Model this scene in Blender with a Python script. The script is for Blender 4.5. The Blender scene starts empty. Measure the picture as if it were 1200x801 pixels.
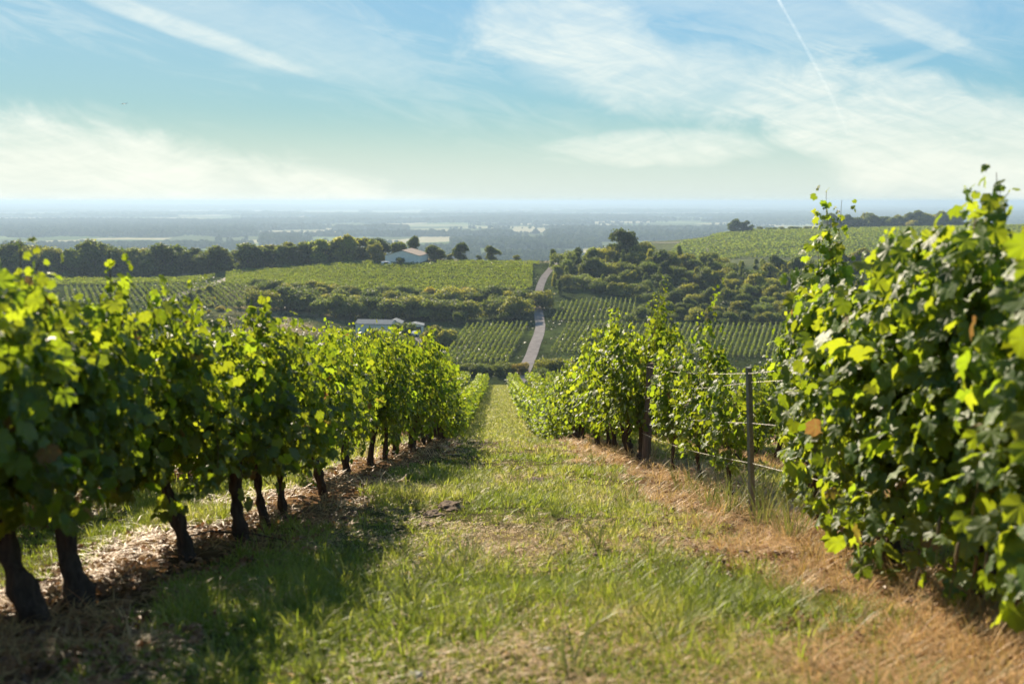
import bpy, math, random
import numpy as np
from mathutils import Vector, Matrix, Euler
R = math.radians
rng = np.random.default_rng(7)
random.seed(7)
S = bpy.context.scene
COL = S.collection

# ------------------------------------------------------------------ camera
PITCH = R(8.2); FPX = 1166.7; CH = 1.1
cam_d = bpy.data.cameras.new('camera'); cam = bpy.data.objects.new('camera', cam_d); COL.objects.link(cam)
cam_d.lens = 35; cam_d.sensor_width = 36; cam_d.clip_start = .05; cam_d.clip_end = 90000
cam.location = (0, 0, CH); cam.rotation_euler = (R(90 - 8.03), 0, 0)
cam_d.dof.use_dof = True; cam_d.dof.focus_distance = 17; cam_d.dof.aperture_fstop = 1.9
cam_d.dof.aperture_blades = 9
S.camera = cam

# ------------------------------------------------------------------ light
SUN_EL, SUN_AZ = 27.0, -21.0          # azimuth measured from +Y towards +X
sun_vec = Vector((math.sin(R(SUN_AZ)) * math.cos(R(SUN_EL)), math.cos(R(SUN_AZ)) * math.cos(R(SUN_EL)), math.sin(R(SUN_EL))))
sl = bpy.data.lights.new('sun', 'SUN'); sl.energy = 4.1; sl.angle = R(.5); sl.color = (1, .87, .66)
so = bpy.data.objects.new('sun', sl); COL.objects.link(so); so.location = sun_vec * 50
so.rotation_euler = sun_vec.to_track_quat('Z', 'Y').to_euler()
S.view_settings.view_transform = 'Standard'; S.view_settings.look = 'None'
S.view_settings.gamma = 1; S.view_settings.use_curve_mapping = False
S.view_settings.exposure = 1.38


class NT:
    """small node-tree writer"""
    def __init__(s, nt): s.nt = nt; s.n = nt.nodes; s.l = nt.links; s.n.clear()
    def node(s, t, ins=None, **kw):
        n = s.n.new(t)
        for k, v in kw.items(): setattr(n, k, v)
        for k, v in (ins or {}).items(): s.put(n.inputs[k], v)
        return n
    def put(s, sock, v):
        if isinstance(v, bpy.types.NodeSocket): s.l.new(v, sock)
        elif v is not None:
            if hasattr(sock.default_value, '__len__') and not hasattr(v, '__len__'): v = (v,) * len(sock.default_value)
            if hasattr(sock.default_value, '__len__') and len(v) == 3 and len(sock.default_value) == 4: v = (*v, 1)
            sock.default_value = v
    def m(s, op, a, b=None, c=None, clamp=False):
        n = s.n.new('ShaderNodeMath'); n.operation = op; n.use_clamp = clamp
        for i, v in enumerate((a, b, c)):
            if v is not None: s.put(n.inputs[i], v)
        return n.outputs[0]
    def mix(s, f, a, b, mode='MIX'):
        n = s.n.new('ShaderNodeMix'); n.data_type = 'RGBA'; n.blend_type = mode; n.clamp_factor = True
        s.put(n.inputs[0], f); s.put(n.inputs[6], a); s.put(n.inputs[7], b)
        return n.outputs[2]
    def noise(s, vec, scale, detail=4, rough=.55, out=0, dist=0):
        n = s.node('ShaderNodeTexNoise', {'Scale': scale, 'Detail': detail, 'Roughness': rough, 'Distortion': dist})
        if vec is not None: s.put(n.inputs['Vector'], vec)
        return n.outputs[out]
    def ramp(s, f, stops, interp='LINEAR'):
        n = s.n.new('ShaderNodeValToRGB'); n.color_ramp.interpolation = interp
        e = n.color_ramp.elements
        while len(e) < len(stops): e.new(.5)
        for el, (p, c) in zip(e, stops):
            el.position = p; el.color = (*c, 1) if hasattr(c, '__len__') else (c, c, c, 1)
        s.put(n.inputs[0], f); return n.outputs[0]
    def rng(s, v, a, b, c=0, d=1, smooth=False):
        n = s.n.new('ShaderNodeMapRange'); n.clamp = True
        if smooth: n.interpolation_type = 'SMOOTHSTEP'
        for i, q in enumerate((v, a, b, c, d)): s.put(n.inputs[i], q)
        return n.outputs[0]


w = bpy.data.worlds.new('World'); S.world = w; w.use_nodes = True
W = NT(w.node_tree)
sky = W.node('ShaderNodeTexSky', sky_type='NISHITA', sun_disc=False, sun_elevation=R(SUN_EL), sun_rotation=R(SUN_AZ),
             altitude=200, air_density=1.0, dust_density=.25, ozone_density=2.6)
tc = W.node('ShaderNodeTexCoord'); sx = W.node('ShaderNodeSeparateXYZ', {0: tc.outputs['Generated']})
gx, gy, gz = sx.outputs
az = W.m('MULTIPLY', W.m('ARCTAN2', gx, gy), 57.2958)
el = W.m('MULTIPLY', W.m('ARCSINE', gz), 57.2958)
# cirrus: soft-edged banks filled with combed fibres
def skyvec(ang, sa, se, off=0):
    c, n_ = math.cos(R(ang)), math.sin(R(ang))
    u = W.m('ADD', W.m('MULTIPLY', az, c * sa), W.m('MULTIPLY', el, n_ * sa)); v = W.m('SUBTRACT', W.m('MULTIPLY', el, c * se), W.m('MULTIPLY', az, n_ * se))
    return W.node('ShaderNodeCombineXYZ', {0: u, 1: v, 2: off}).outputs[0]
puff = W.noise(skyvec(-10, .16, .30), 1, 9, .62, dist=.8)
f1 = W.noise(skyvec(-16, .16, .85), 1, 10, .68, dist=1.2)
f2 = W.noise(skyvec(14, .12, .7, 5), 1, 10, .66, dist=1.4)
soft = W.noise(skyvec(-8, .05, .16, 9), 1, 4, .5)
def bank(a0, e0, ra, re, ang, jag=1.6):
    """soft-edged cloud bank centred at azimuth a0, elevation e0"""
    c, s_ = math.cos(R(ang)), math.sin(R(ang))
    da = W.m('SUBTRACT', az, a0); de = W.m('SUBTRACT', el, e0)
    u = W.m('DIVIDE', W.m('ADD', W.m('MULTIPLY', da, c), W.m('MULTIPLY', de, s_)), ra)
    v = W.m('DIVIDE', W.m('SUBTRACT', W.m('MULTIPLY', de, c), W.m('MULTIPLY', da, s_)), re)
    q = W.m('ADD', W.m('MULTIPLY', u, u), W.m('MULTIPLY', v, v))
    q = W.m('ADD', q, W.m('MULTIPLY', W.m('SUBTRACT', puff, .5), jag * 1.8))
    return W.rng(q, 1.35, .1, 0, 1, True)
clouds = [(bank(-27, 1.6, 34, 3.5, -9.5), .8), (bank(-17.5, 8.9, 7.5, .55, -17, .5), .75), (bank(-13, 8.9, 9, 2.0, -14), .35),
          (bank(10, 6.9, 13, 2.5, -9), .66), (bank(2.5, 9.5, 6, 2.2, -10), .6), (bank(9, 3.0, 7.5, 1.0, 1, 1.9), .62),
          (bank(22, 3.2, 10, 3.2, -16), .75), (bank(21.5, 8.8, 4.5, .6, -26, .8), .5), (bank(14, 11, 16, 2.6, -6), .35), (bank(17, 6, 7, .4, 16, .6), .35)]
tot = None
for b, k in clouds:
    t_ = W.m('MULTIPLY', b, k); tot = t_ if tot is None else W.m('ADD', tot, W.m('MULTIPLY', t_, W.m('SUBTRACT', 1, tot)))
fibre = W.m('ADD', W.m('MULTIPLY', f1, .6), W.m('MULTIPLY', f2, .4))
tot = W.m('MULTIPLY', tot, W.rng(fibre, .36, .62, .5, 1.12), clamp=True)
thin = W.m('MULTIPLY', W.rng(W.m('MULTIPLY', f1, soft), .20, .40, 0, .32, True), W.rng(el, 1, 8))
tot = W.m('MAXIMUM', tot, thin)
cloudcol = W.mix(W.rng(el, 0, 9), (3.25, 3.25, 2.8), (2.65, 2.9, 2.78))
lum = W.node('ShaderNodeVectorMath', {0: sky.outputs[0], 1: (.3, .5, .2)}, operation='DOT_PRODUCT').outputs[1]
skyc = W.node('ShaderNodeVectorMath', {0: sky.outputs[0], 'Scale': W.m('DIVIDE', 1.15, W.m('ADD', 1.0, W.m('DIVIDE', lum, 2.6)))}, operation='SCALE').outputs[0]
skyc = W.mix(1.0, skyc, (.58, .79, .80), 'MULTIPLY')
skyc = W.mix(W.rng(el, 5.5, 0, 0, .8, True), skyc, (2.45, 2.72, 2.58))
colr = W.mix(tot, skyc, cloudcol)
bg = W.node('ShaderNodeBackground', {0: colr, 1: .128})
W.l.new(bg.outputs[0], W.node('ShaderNodeOutputWorld').inputs[0])

S.render.engine = 'CYCLES'
cy = S.cycles
cy.use_denoising = True
cy.use_adaptive_sampling = True; cy.adaptive_threshold = .02
cy.max_bounces = 8; cy.diffuse_bounces = 3; cy.glossy_bounces = 2; cy.transmission_bounces = 3; cy.transparent_max_bounces = 8
cy.volume_bounces = 1; cy.caustics_reflective = False; cy.caustics_refractive = False
cy.sample_clamp_indirect = 6

# ------------------------------------------------------------------ helpers
def px_x(px, y, z=-30.0):
    return (px - 600) / FPX * (y * math.cos(PITCH) - (z - CH) * math.sin(PITCH))

def hash2(ix, iy, seed):
    h = (ix.astype(np.int64) * 374761393 + iy.astype(np.int64) * 668265263 + seed * 982451653) & 0xffffffff
    h = ((h ^ (h >> 13)) * 1274126177) & 0xffffffff
    return ((h ^ (h >> 16)) & 0xffff) / 65535.0

def vn(x, y, seed=0):
    x = np.asarray(x, float); y = np.asarray(y, float)
    ix = np.floor(x); iy = np.floor(y); fx = x - ix; fy = y - iy
    fx = fx * fx * (3 - 2 * fx); fy = fy * fy * (3 - 2 * fy)
    a = hash2(ix, iy, seed); b = hash2(ix + 1, iy, seed); c = hash2(ix, iy + 1, seed); d = hash2(ix + 1, iy + 1, seed)
    return (a * (1 - fx) + b * fx) * (1 - fy) + (c * (1 - fx) + d * fx) * fy

def fbm(x, y, seed=0, o=4):
    s = 0; a = .5; t = 0
    for k in range(o):
        s = s + a * vn(x * 2 ** k, y * 2 ** k, seed + k * 17); t += a; a *= .5
    return s / t

def sstep(a, b, x):
    t = np.clip((np.asarray(x, float) - a) / (b - a), 0, 1); return t * t * (3 - 2 * t)

def pchip(xs, ys):
    xs = np.array(xs, float); ys = np.array(ys, float); h = np.diff(xs); d = np.diff(ys) / h
    m = np.zeros_like(ys); m[0] = d[0]; m[-1] = d[-1]
    for i in range(1, len(xs) - 1):
        if d[i - 1] * d[i] > 0: m[i] = 2 * d[i - 1] * d[i] / (d[i - 1] + d[i])
    def f(x):
        x = np.asarray(x, float); xc = np.clip(x, xs[0], xs[-1]); i = np.clip(np.searchsorted(xs, xc) - 1, 0, len(xs) - 2)
        t = (xc - xs[i]) / h[i]
        v = (1 + 2 * t) * (1 - t) ** 2 * ys[i] + t * (1 - t) ** 2 * h[i] * m[i] + t * t * (3 - 2 * t) * ys[i + 1] + t * t * (t - 1) * h[i] * m[i + 1]
        return v + np.where(x < xs[0], (x - xs[0]) * m[0], 0)
    return f

near = [(-40, 7.92), (0, 0), (10, -1.98), (20, -3.92), (25, -5.0), (32, -7.05), (40, -8.55), (60, -12), (90, -17), (120, -21.5), (140, -26)]
colsT = [
 (-.55, [(180, -33), (240, -36), (310, -33), (385, -31.5), (430, -31), (520, -38), (800, -72), (1500, -100)]),
 (-.35, [(180, -34), (240, -36.5), (270, -35), (310, -32.8), (385, -31), (430, -30), (520, -37), (800, -71), (1500, -100)]),
 (-.25, [(180, -35), (240, -37), (290, -34.6), (360, -30.4), (430, -27.5), (520, -36), (800, -70), (1500, -100)]),
 (-.12, [(180, -35), (210, -37), (300, -37), (345, -33), (360, -31.5), (430, -24.3), (455, -25), (520, -34), (800, -70), (1500, -100)]),
 (.02, [(180, -35), (210, -37), (300, -36.5), (345, -33), (360, -31.5), (430, -25), (455, -26), (520, -36), (800, -70), (1500, -100)]),
 (.10, [(180, -35), (220, -37), (300, -35.3), (340, -32), (370, -27), (410, -22.5), (450, -25), (600, -46), (800, -68), (1500, -100)]),
 (.137, [(180, -35), (220, -37), (300, -35.6), (340, -32), (400, -24), (430, -25.5), (520, -37), (650, -39), (850, -33), (950, -38), (1200, -66), (1900, -100)]),
 (.25, [(180, -35), (220, -37), (300, -36), (340, -33), (400, -29), (430, -29), (480, -34), (600, -36), (750, -31), (900, -26.4), (980, -27), (1250, -55), (1900, -100)]),
 (.55, [(180, -35), (220, -37), (300, -36), (340, -33), (400, -30), (430, -31), (600, -34), (750, -28.5), (950, -22.5), (1050, -22.5), (1300, -50), (2000, -100)]),
]
profs = [pchip([a for a, _ in near + p] + [2300, 60000], [b for _, b in near + p] + [-101, -101]) for _, p in colsT]
TT = np.array([t for t, _ in colsT])

def Z(x, y):
    x, y = np.broadcast_arrays(np.asarray(x, float), np.asarray(y, float))
    y_ = y; y = np.where(y < -6, -6 - 10 * (1 - np.exp((np.minimum(y, -6) + 6) / 10)), y)   # the hillside levels off behind the camera
    t = np.clip(x / np.maximum(y, 1.0), TT[0], TT[-1])
    t = np.where(y < 120, 0, t)
    i = np.clip(np.searchsorted(TT, t) - 1, 0, len(TT) - 2)
    f = (t - TT[i]) / (TT[i + 1] - TT[i]); f = f * f * (3 - 2 * f)
    vals = np.stack([p(y) for p in profs])
    z = np.take_along_axis(vals, i[None], 0)[0] * (1 - f) + np.take_along_axis(vals, (i + 1)[None], 0)[0] * f
    # small lumps close by, broad undulation farther off
    nearw = 1 - sstep(30, 60, y)
    z = z + nearw * ((fbm(x * 1.1, y * .8, 3, 3) - .5) * .12 + (vn(x * 4, y * 4, 5) - .5) * .03)
    z = z + sstep(60, 200, y) * (fbm(x / 45, y / 45, 8, 3) - .5) * 1.6
    z = z + sstep(1800, 4000, y) * (fbm(x / 1500, y / 1500, 21, 4) - .5) * 16
    hill = sstep(9000, 20000, y) * (sstep(-.16, -.28, t) * .95 + .5 * np.exp(-((t + .06) / .07) ** 2) + .28)
    z = z + hill * (fbm(x / 5200 + 3, y / 6500, 31, 4) - .2) * 135
    return z

def z1(x, y): return float(Z(np.array([x]), np.array([y]))[0])

def make_mesh(name, V, F, mats, attrs=None, smooth=False, midx=None):
    """V (n,3); F list/array of faces (may be ragged list); attrs: dict name -> per point float array or (n,3) colour"""
    me = bpy.data.meshes.new(name)
    V = np.asarray(V, np.float32)
    if isinstance(F, np.ndarray):
        k = F.shape[1]; nf = len(F)
        me.vertices.add(len(V)); me.vertices.foreach_set('co', V.ravel())
        me.loops.add(nf * k); me.loops.foreach_set('vertex_index', F.astype(np.int32).ravel())
        me.polygons.add(nf); me.polygons.foreach_set('loop_start', np.arange(0, nf * k, k, dtype=np.int32))
        me.update(calc_edges=True)
    else:
        me.from_pydata([tuple(v) for v in V.tolist()], [], [tuple(int(i) for i in f) for f in F])
    for nm, a in (attrs or {}).items():
        a = np.asarray(a, np.float32)
        if a.ndim == 1:
            at = me.attributes.new(nm, 'FLOAT', 'POINT'); at.data.foreach_set('value', a)
        else:
            at = me.attributes.new(nm, 'FLOAT_COLOR', 'POINT'); at.data.foreach_set('color', np.c_[a, np.ones(len(a))].astype(np.float32).ravel())
    for m_ in (mats if isinstance(mats, (list, tuple)) else [mats]): me.materials.append(m_)
    me.polygons.foreach_set('use_smooth', np.full(len(me.polygons), smooth, dtype=bool))
    if midx is not None: me.polygons.foreach_set('material_index', np.asarray(midx, np.int32))
    me.validate(clean_customdata=False)
    me.update()
    return me

def put(name, me, parent=None, loc=(0, 0, 0), rot=(0, 0, 0), scale=(1, 1, 1), **props):
    o = bpy.data.objects.new(name, me); COL.objects.link(o)
    o.location = loc; o.rotation_euler = rot; o.scale = scale
    if parent is not None: o.parent = parent
    for k, v in props.items():
        if v: o[k] = v
    return o

def empty(name, loc, label, category, group=None, rz=0.0, scale=(1, 1, 1)):
    o = put(name, None, None, loc, (0, 0, rz), scale, label=label, category=category, group=group)
    o.empty_display_size = .2
    return o

class MB:
    """collects shapes into one mesh"""
    def __init__(s): s.v = []; s.f = []
    def add(s, V, F):
        b = len(s.v); s.v += [tuple(v) for v in V]; s.f += [tuple(b + i for i in f) for f in F]; return s
    def box(s, x0, x1, y0, y1, z0, z1_):
        V = [(x, y, z) for z in (z0, z1_) for y in (y0, y1) for x in (x0, x1)]
        return s.add(V, [(0, 2, 3, 1), (4, 5, 7, 6), (0, 1, 5, 4), (2, 6, 7, 3), (0, 4, 6, 2), (1, 3, 7, 5)])
    def tube(s, pts, rad, n=8, noise=0.0, seed=0, cap=True):
        pts = [Vector(p) for p in pts]; m_ = len(pts)
        rad = rad if hasattr(rad, '__len__') else [rad] * m_
        rr = random.Random(seed); b = len(s.v); ph = [rr.uniform(0, 6.28) for _ in range(6)]
        ref = Vector((1, .13, .07)).normalized()
        for i, p in enumerate(pts):
            d = (pts[min(i + 1, m_ - 1)] - pts[max(i - 1, 0)]).normalized()
            if abs(d.dot(ref)) > .95: ref = Vector((.1, 1, .2)).normalized()
            u = (ref - d * ref.dot(d)).normalized(); v = d.cross(u)
            for k in range(n):
                a = 2 * math.pi * k / n
                r = rad[i]
                if noise: r *= 1 + noise * (math.sin(3 * a + ph[0] + i * .35) * .45 + math.sin(5 * a + ph[1] - i * .5) * .35 + math.sin(2 * a + ph[2] + i * .9) * .5 + rr.uniform(-.35, .35))
                s.v.append(tuple(p + (u * math.cos(a) + v * math.sin(a)) * r))
        for i in range(m_ - 1):
            for k in range(n):
                s.f.append((b + i * n + k, b + i * n + (k + 1) % n, b + (i + 1) * n + (k + 1) % n, b + (i + 1) * n + k))
        if cap:
            s.f.append(tuple(b + k for k in reversed(range(n)))); s.f.append(tuple(b + (m_ - 1) * n + k for k in range(n)))
        return s
    def mesh(s, name, mat, smooth=False): return make_mesh(name, s.v, s.f, mat, smooth=smooth)

def scatter(T, TF, P, M, sc, tattr=None, iattr=None):
    """instances of template T (k,3)/TF with positions P (n,3), rotations M (n,3,3), scale sc (n,) or (n,3)"""
    n = len(P); k = len(T); sc = np.asarray(sc, float)
    if sc.ndim == 1: sc = np.repeat(sc[:, None], 3, 1)
    L = T[None] * sc[:, None, :]
    V = np.einsum('nij,nkj->nki', M, L) + P[:, None]
    F = (TF[None] + (np.arange(n) * k)[:, None, None]).reshape(-1, TF.shape[1])
    at = {}
    for nm, a in (tattr or {}).items(): at[nm] = np.tile(a, n)
    for nm, a in (iattr or {}).items(): at[nm] = np.repeat(a, k, axis=0)
    return V.reshape(-1, 3), F, at

def frames(nrm, mid):
    """rotation matrices whose z axis is nrm and y axis ~ mid"""
    nrm = nrm / (np.linalg.norm(nrm, axis=1, keepdims=True) + 1e-9)
    mid = mid - nrm * np.sum(nrm * mid, 1, keepdims=True); mid = mid / (np.linalg.norm(mid, axis=1, keepdims=True) + 1e-9)
    xax = np.cross(mid, nrm)
    return np.stack([xax, mid, nrm], 2)

def rv(n): 
    v = rng.normal(size=(n, 3)); return v / np.linalg.norm(v, axis=1, keepdims=True)

def material(name):
    m_ = bpy.data.materials.new(name); m_.use_nodes = True
    return m_, NT(m_.node_tree)

def finish(t, shader, disp=None):
    o = t.node('ShaderNodeOutputMaterial'); t.l.new(shader, o.inputs[0])

def bump(t, h, strength=.5, dist=.02):
    return t.node('ShaderNodeBump', {'Height': h, 'Strength': strength, 'Distance': dist}).outputs[0]

def principled(t, col, rough=.8, spec=.3, normal=None, metal=0):
    ins = {'Base Color': col, 'Roughness': rough, 'Specular IOR Level': spec, 'Metallic': metal}
    n = t.node('ShaderNodeBsdfPrincipled', ins)
    if normal is not None: t.l.new(normal, n.inputs['Normal'])
    return n.outputs[0]

# ------------------------------------------------------------------ materials
def leaf_material(name, refl, trans, tfac, rough=.42, spec=.5, dry=None, objcol=False, rndspread=.35, vein=True):
    m_, t = material(name)
    a = t.node('ShaderNodeAttribute', attribute_name='rnd').outputs['Fac']
    oi = t.node('ShaderNodeObjectInfo')
    v = t.m('ADD', t.m('MULTIPLY', t.m('SUBTRACT', a, .5), rndspread * 2), t.m('ADD', 1.0, t.m('MULTIPLY', t.m('SUBTRACT', oi.outputs['Random'], .5), .25)))
    hue = t.m('FRACT', t.m('MULTIPLY', a, 7.31))
    rc = t.mix(hue, refl[0], refl[1]); trc = t.mix(hue, trans[0], trans[1])
    if objcol:
        rc = t.mix(1.0, rc, oi.outputs['Color'], 'MULTIPLY'); trc = t.mix(1.0, trc, oi.outputs['Color'], 'MULTIPLY')
    rc = t.mix(1.0, rc, v, 'MULTIPLY'); trc = t.mix(1.0, trc, v, 'MULTIPLY')
    if dry:
        f = t.rng(t.m('FRACT', t.m('MULTIPLY', a, 31.7)), dry[1], dry[1] + .01)
        rc = t.mix(f, rc, dry[0]); trc = t.mix(f, trc, tuple(c * 1.1 for c in dry[0]))
    nrm = None
    if vein:
        ve = t.node('ShaderNodeAttribute', attribute_name='vein').outputs['Fac']
        vv = t.rng(ve, .82, 1.0)
        rc = t.mix(t.m('MULTIPLY', vv, .45), rc, (.16, .21, .06)); trc = t.mix(t.m('MULTIPLY', vv, .35), trc, (.25, .33, .06))
        nrm = bump(t, t.noise(t.node('ShaderNodeTexCoord').outputs['Object'], 55, 2), .5, .006)
    p = principled(t, rc, rough, spec, nrm)
    tr = t.node('ShaderNodeBsdfTranslucent', {0: trc})
    sh = t.node('ShaderNodeMixShader', {0: tfac, 1: p, 2: tr.outputs[0]})
    finish(t, sh.outputs[0]); return m_

M_vine = leaf_material('vine_leaf', ((.06, .12, .024), (.105, .155, .026)), ((.28, .40, .014), (.41, .45, .018)), .55,
                       rough=.5, spec=.38, dry=((.24, .13, .04), .985))
M_vine_far = leaf_material('vine_leaf_field', ((.075, .12, .02), (.11, .14, .024)), ((.22, .31, .02), (.33, .36, .025)), .5, rough=.6, spec=.3, vein=False)
M_crown = leaf_material('tree_leaves', ((.085, .115, .03), (.12, .14, .04)), ((.24, .29, .035), (.32, .33, .045)), .5, rough=.6, spec=.25, objcol=True, vein=False, rndspread=.45)
M_grass = None
def blade_material(name, stops, tfac=.45, tgain=1.6):
    m_, t = material(name)
    a = t.node('ShaderNodeAttribute', attribute_name='tint').outputs['Fac']
    c = t.ramp(a, stops)
    r2 = t.node('ShaderNodeAttribute', attribute_name='rnd').outputs['Fac']
    c = t.mix(1.0, c, t.rng(r2, 0, 1, .7, 1.3), 'MULTIPLY')
    c2 = t.mix(1.0, c, (tgain, tgain * 1.1, tgain * .7), 'MULTIPLY')
    p = principled(t, c, .5, .35)
    tr = t.node('ShaderNodeBsdfTranslucent', {0: c2})
    finish(t, t.node('ShaderNodeMixShader', {0: tfac, 1: p, 2: tr.outputs[0]}).outputs[0]); return m_
M_grass = blade_material('grass_blades', [(0, (.17, .205, .025)), (.45, (.31, .30, .055)), (.7, (.44, .38, .14)), (1, (.42, .34, .17))])
M_rough = blade_material('rough_grass', [(0, (.045, .065, .018)), (.5, (.08, .09, .028)), (1, (.17, .14, .07))], .3, 1.5)
M_straw = blade_material('straw', [(0, (.17, .19, .05)), (.22, (.48, .30, .13)), (.7, (.68, .44, .22)), (1, (.33, .15, .07))], .35, 1.05)
M_litter = blade_material('fallen_leaves', [(0, (.30, .12, .05)), (.5, (.34, .17, .08)), (1, (.13, .065, .04))], .25, 1.1)

def simple(name, col, rough=.8, nscale=8.0, nvar=.3, bstr=.3, bdist=.01, spec=.3, metal=0, coord='Object', stretch=None):
    m_, t = material(name)
    v = t.node('ShaderNodeTexCoord').outputs[coord]
    if stretch: v = t.node('ShaderNodeMapping', {0: v, 'Scale': stretch}).outputs[0]
    n = t.noise(v, nscale, 6, .6)
    c = t.mix(1.0, col, t.rng(n, .25, .75, 1 - nvar, 1 + nvar), 'MULTIPLY')
    finish(t, principled(t, c, rough, spec, bump(t, n, bstr, bdist), metal)); return m_
M_bark = simple('vine_bark', (.085, .055, .04), .95, 18, .55, 1.0, .02, .15, stretch=(2.5, 2.5, .35))
M_cane = simple('vine_cane', (.17, .12, .055), .7, 30, .35)
M_trunk = simple('tree_bark', (.09, .07, .05), .95, 3, .3)
M_post = simple('weathered_wood', (.17, .115, .08), .9, 14, .45, .9, .01, .15, stretch=(3, 3, .3))
M_steel = simple('dull_steel', (.22, .21, .20), .55, 25, .35, .2, .002, .4, .6)
M_wire = simple('steel_wire', (.40, .37, .33), .6, 25, .2, 0, .001, .5, .7)
M_render = simple('white_render', (.90, .84, .72), .9, .8, .08)
M_render2 = simple('cream_render', (.78, .76, .64), .9, .8, .10)
M_rooft = simple('brown_roof', (.20, .14, .11), .9, 2, .25)
M_roofg = simple('grey_roof', (.13, .155, .18), .95, 1.2, .15, stretch=(8, .3, 1))
M_roofw = simple('pale_roof', (.50, .51, .52), .9, .3, .12)
M_dark = simple('dark_opening', (.03, .03, .035), .5, 2, .2)
M_white = simple('white_paint', (.75, .76, .78), .35, 2, .05, spec=.5)
M_carblue = simple('car_paint', (.42, .46, .50), .3, 2, .05, spec=.5)
M_glass = simple('tinted_glass', (.03, .04, .05), .1, 2, .1, spec=.8)
M_rubber = simple('tyre_rubber', (.02, .02, .02), .9, 9, .2)
M_soil = simple('dark_soil', (.15, .10, .065), .95, 22, .5, 1, .03)
M_stone = simple('limestone', (.50, .46, .38), .9, 12, .25, .6, .02)
M_dirt = simple('dirt_track', (.24, .20, .15), .95, 1.2, .2)
M_concrete = simple('concrete', (.50, .47, .42), .9, 3, .12)
M_stalk = blade_material('stalks', [(0, (.20, .22, .06)), (1, (.48, .33, .17))], .3, 1.1)

# road
m_, t = material('gravel_road')
v = t.node('ShaderNodeTexCoord').outputs['Object']
n1 = t.noise(v, .5, 5); n2 = t.noise(v, 6, 4)
c = t.mix(t.rng(n1, .3, .7), (.19, .17, .165), (.27, .245, .23)); c = t.mix(1, c, t.rng(n2, .2, .8, .8, 1.2), 'MULTIPLY')
finish(t, principled(t, c, 1.0, .0)); M_road = m_

# ground: colour per zone + procedural detail; far plain is a patchwork of fields
m_, t = material('ground_cover')
pos = t.node('ShaderNodeNewGeometry').outputs['Position']
zc = t.node('ShaderNodeAttribute', attribute_name='zone').outputs['Color']
plain = t.node('ShaderNodeAttribute', attribute_name='plain').outputs['Fac']
n_a = t.noise(pos, 14, 5, .65); n_b = t.noise(pos, 1.3, 5, .6); n_c = t.noise(pos, .06, 5, .6)
c = t.mix(1, zc, t.rng(n_a, .25, .75, .55, 1.45), 'MULTIPLY'); c = t.mix(1, c, t.rng(n_b, .3, .7, .75, 1.25), 'MULTIPLY')
c = t.mix(1, c, t.rng(n_c, .3, .7, .8, 1.2), 'MULTIPLY'); c = t.mix(1, c, t.rng(t.noise(pos, .35, 5, .65), .3, .7, .6, 1.4), 'MULTIPLY')
mp = t.node('ShaderNodeMapping', {0: pos}); mp.inputs['Scale'].default_value = (1 / 230, 1 / 330, 0); mp.inputs['Rotation'].default_value[2] = .5
wob = t.node('ShaderNodeVectorMath', {0: mp.outputs[0], 1: t.noise(pos, .002, 3, .5, out=1)}, operation='ADD').outputs[0]
vo = t.node('ShaderNodeTexVoronoi', {'Vector': wob, 'Scale': 1.0, 'Randomness': .8})
fc = t.ramp(t.node('ShaderNodeSeparateColor', {0: vo.outputs['Color']}).outputs[0],
            [(0, (.10, .14, .045)), (.18, (.10, .12, .05)), (.34, (.36, .32, .18)), (.48, (.17, .21, .08)), (.62, (.40, .35, .21)), (.78, (.11, .13, .05)), (.9, (.26, .26, .13))], 'CONSTANT')
fc = t.mix(1, fc, t.rng(t.noise(pos, .01, 4), .3, .7, .85, 1.15), 'MULTIPLY')
c = t.mix(plain, c, fc)
finish(t, principled(t, c, 1.0, .0, bump(t, t.m('ADD', n_a, t.m('MULTIPLY', n_b, 4)), .7, .05))); M_ground = m_

# ------------------------------------------------------------------ alley layout
_c = pchip([-20, 0, 15, 22, 40, 70, 120, 150], [.05, .05, .05, 0, -.6, -1.05, -1.7, -2.0])
_w = pchip([-20, 0, 8, 22, 40, 120, 150], [2.3, 2.3, 2.28, 1.95, 1.85, 1.8, 1.8])
def row_x(y, k):
    """k=-1,1 rows beside the alley; +-2, +-3 the next ones"""
    s_ = 1 if k > 0 else -1
    return float(_c(y)) + s_ * (float(_w(y)) + (abs(k) - 1) * 2.3)
def row_xv(y, k):
    s_ = 1 if k > 0 else -1
    return _c(y) + s_ * (_w(y) + (abs(k) - 1) * 2.3)

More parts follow.
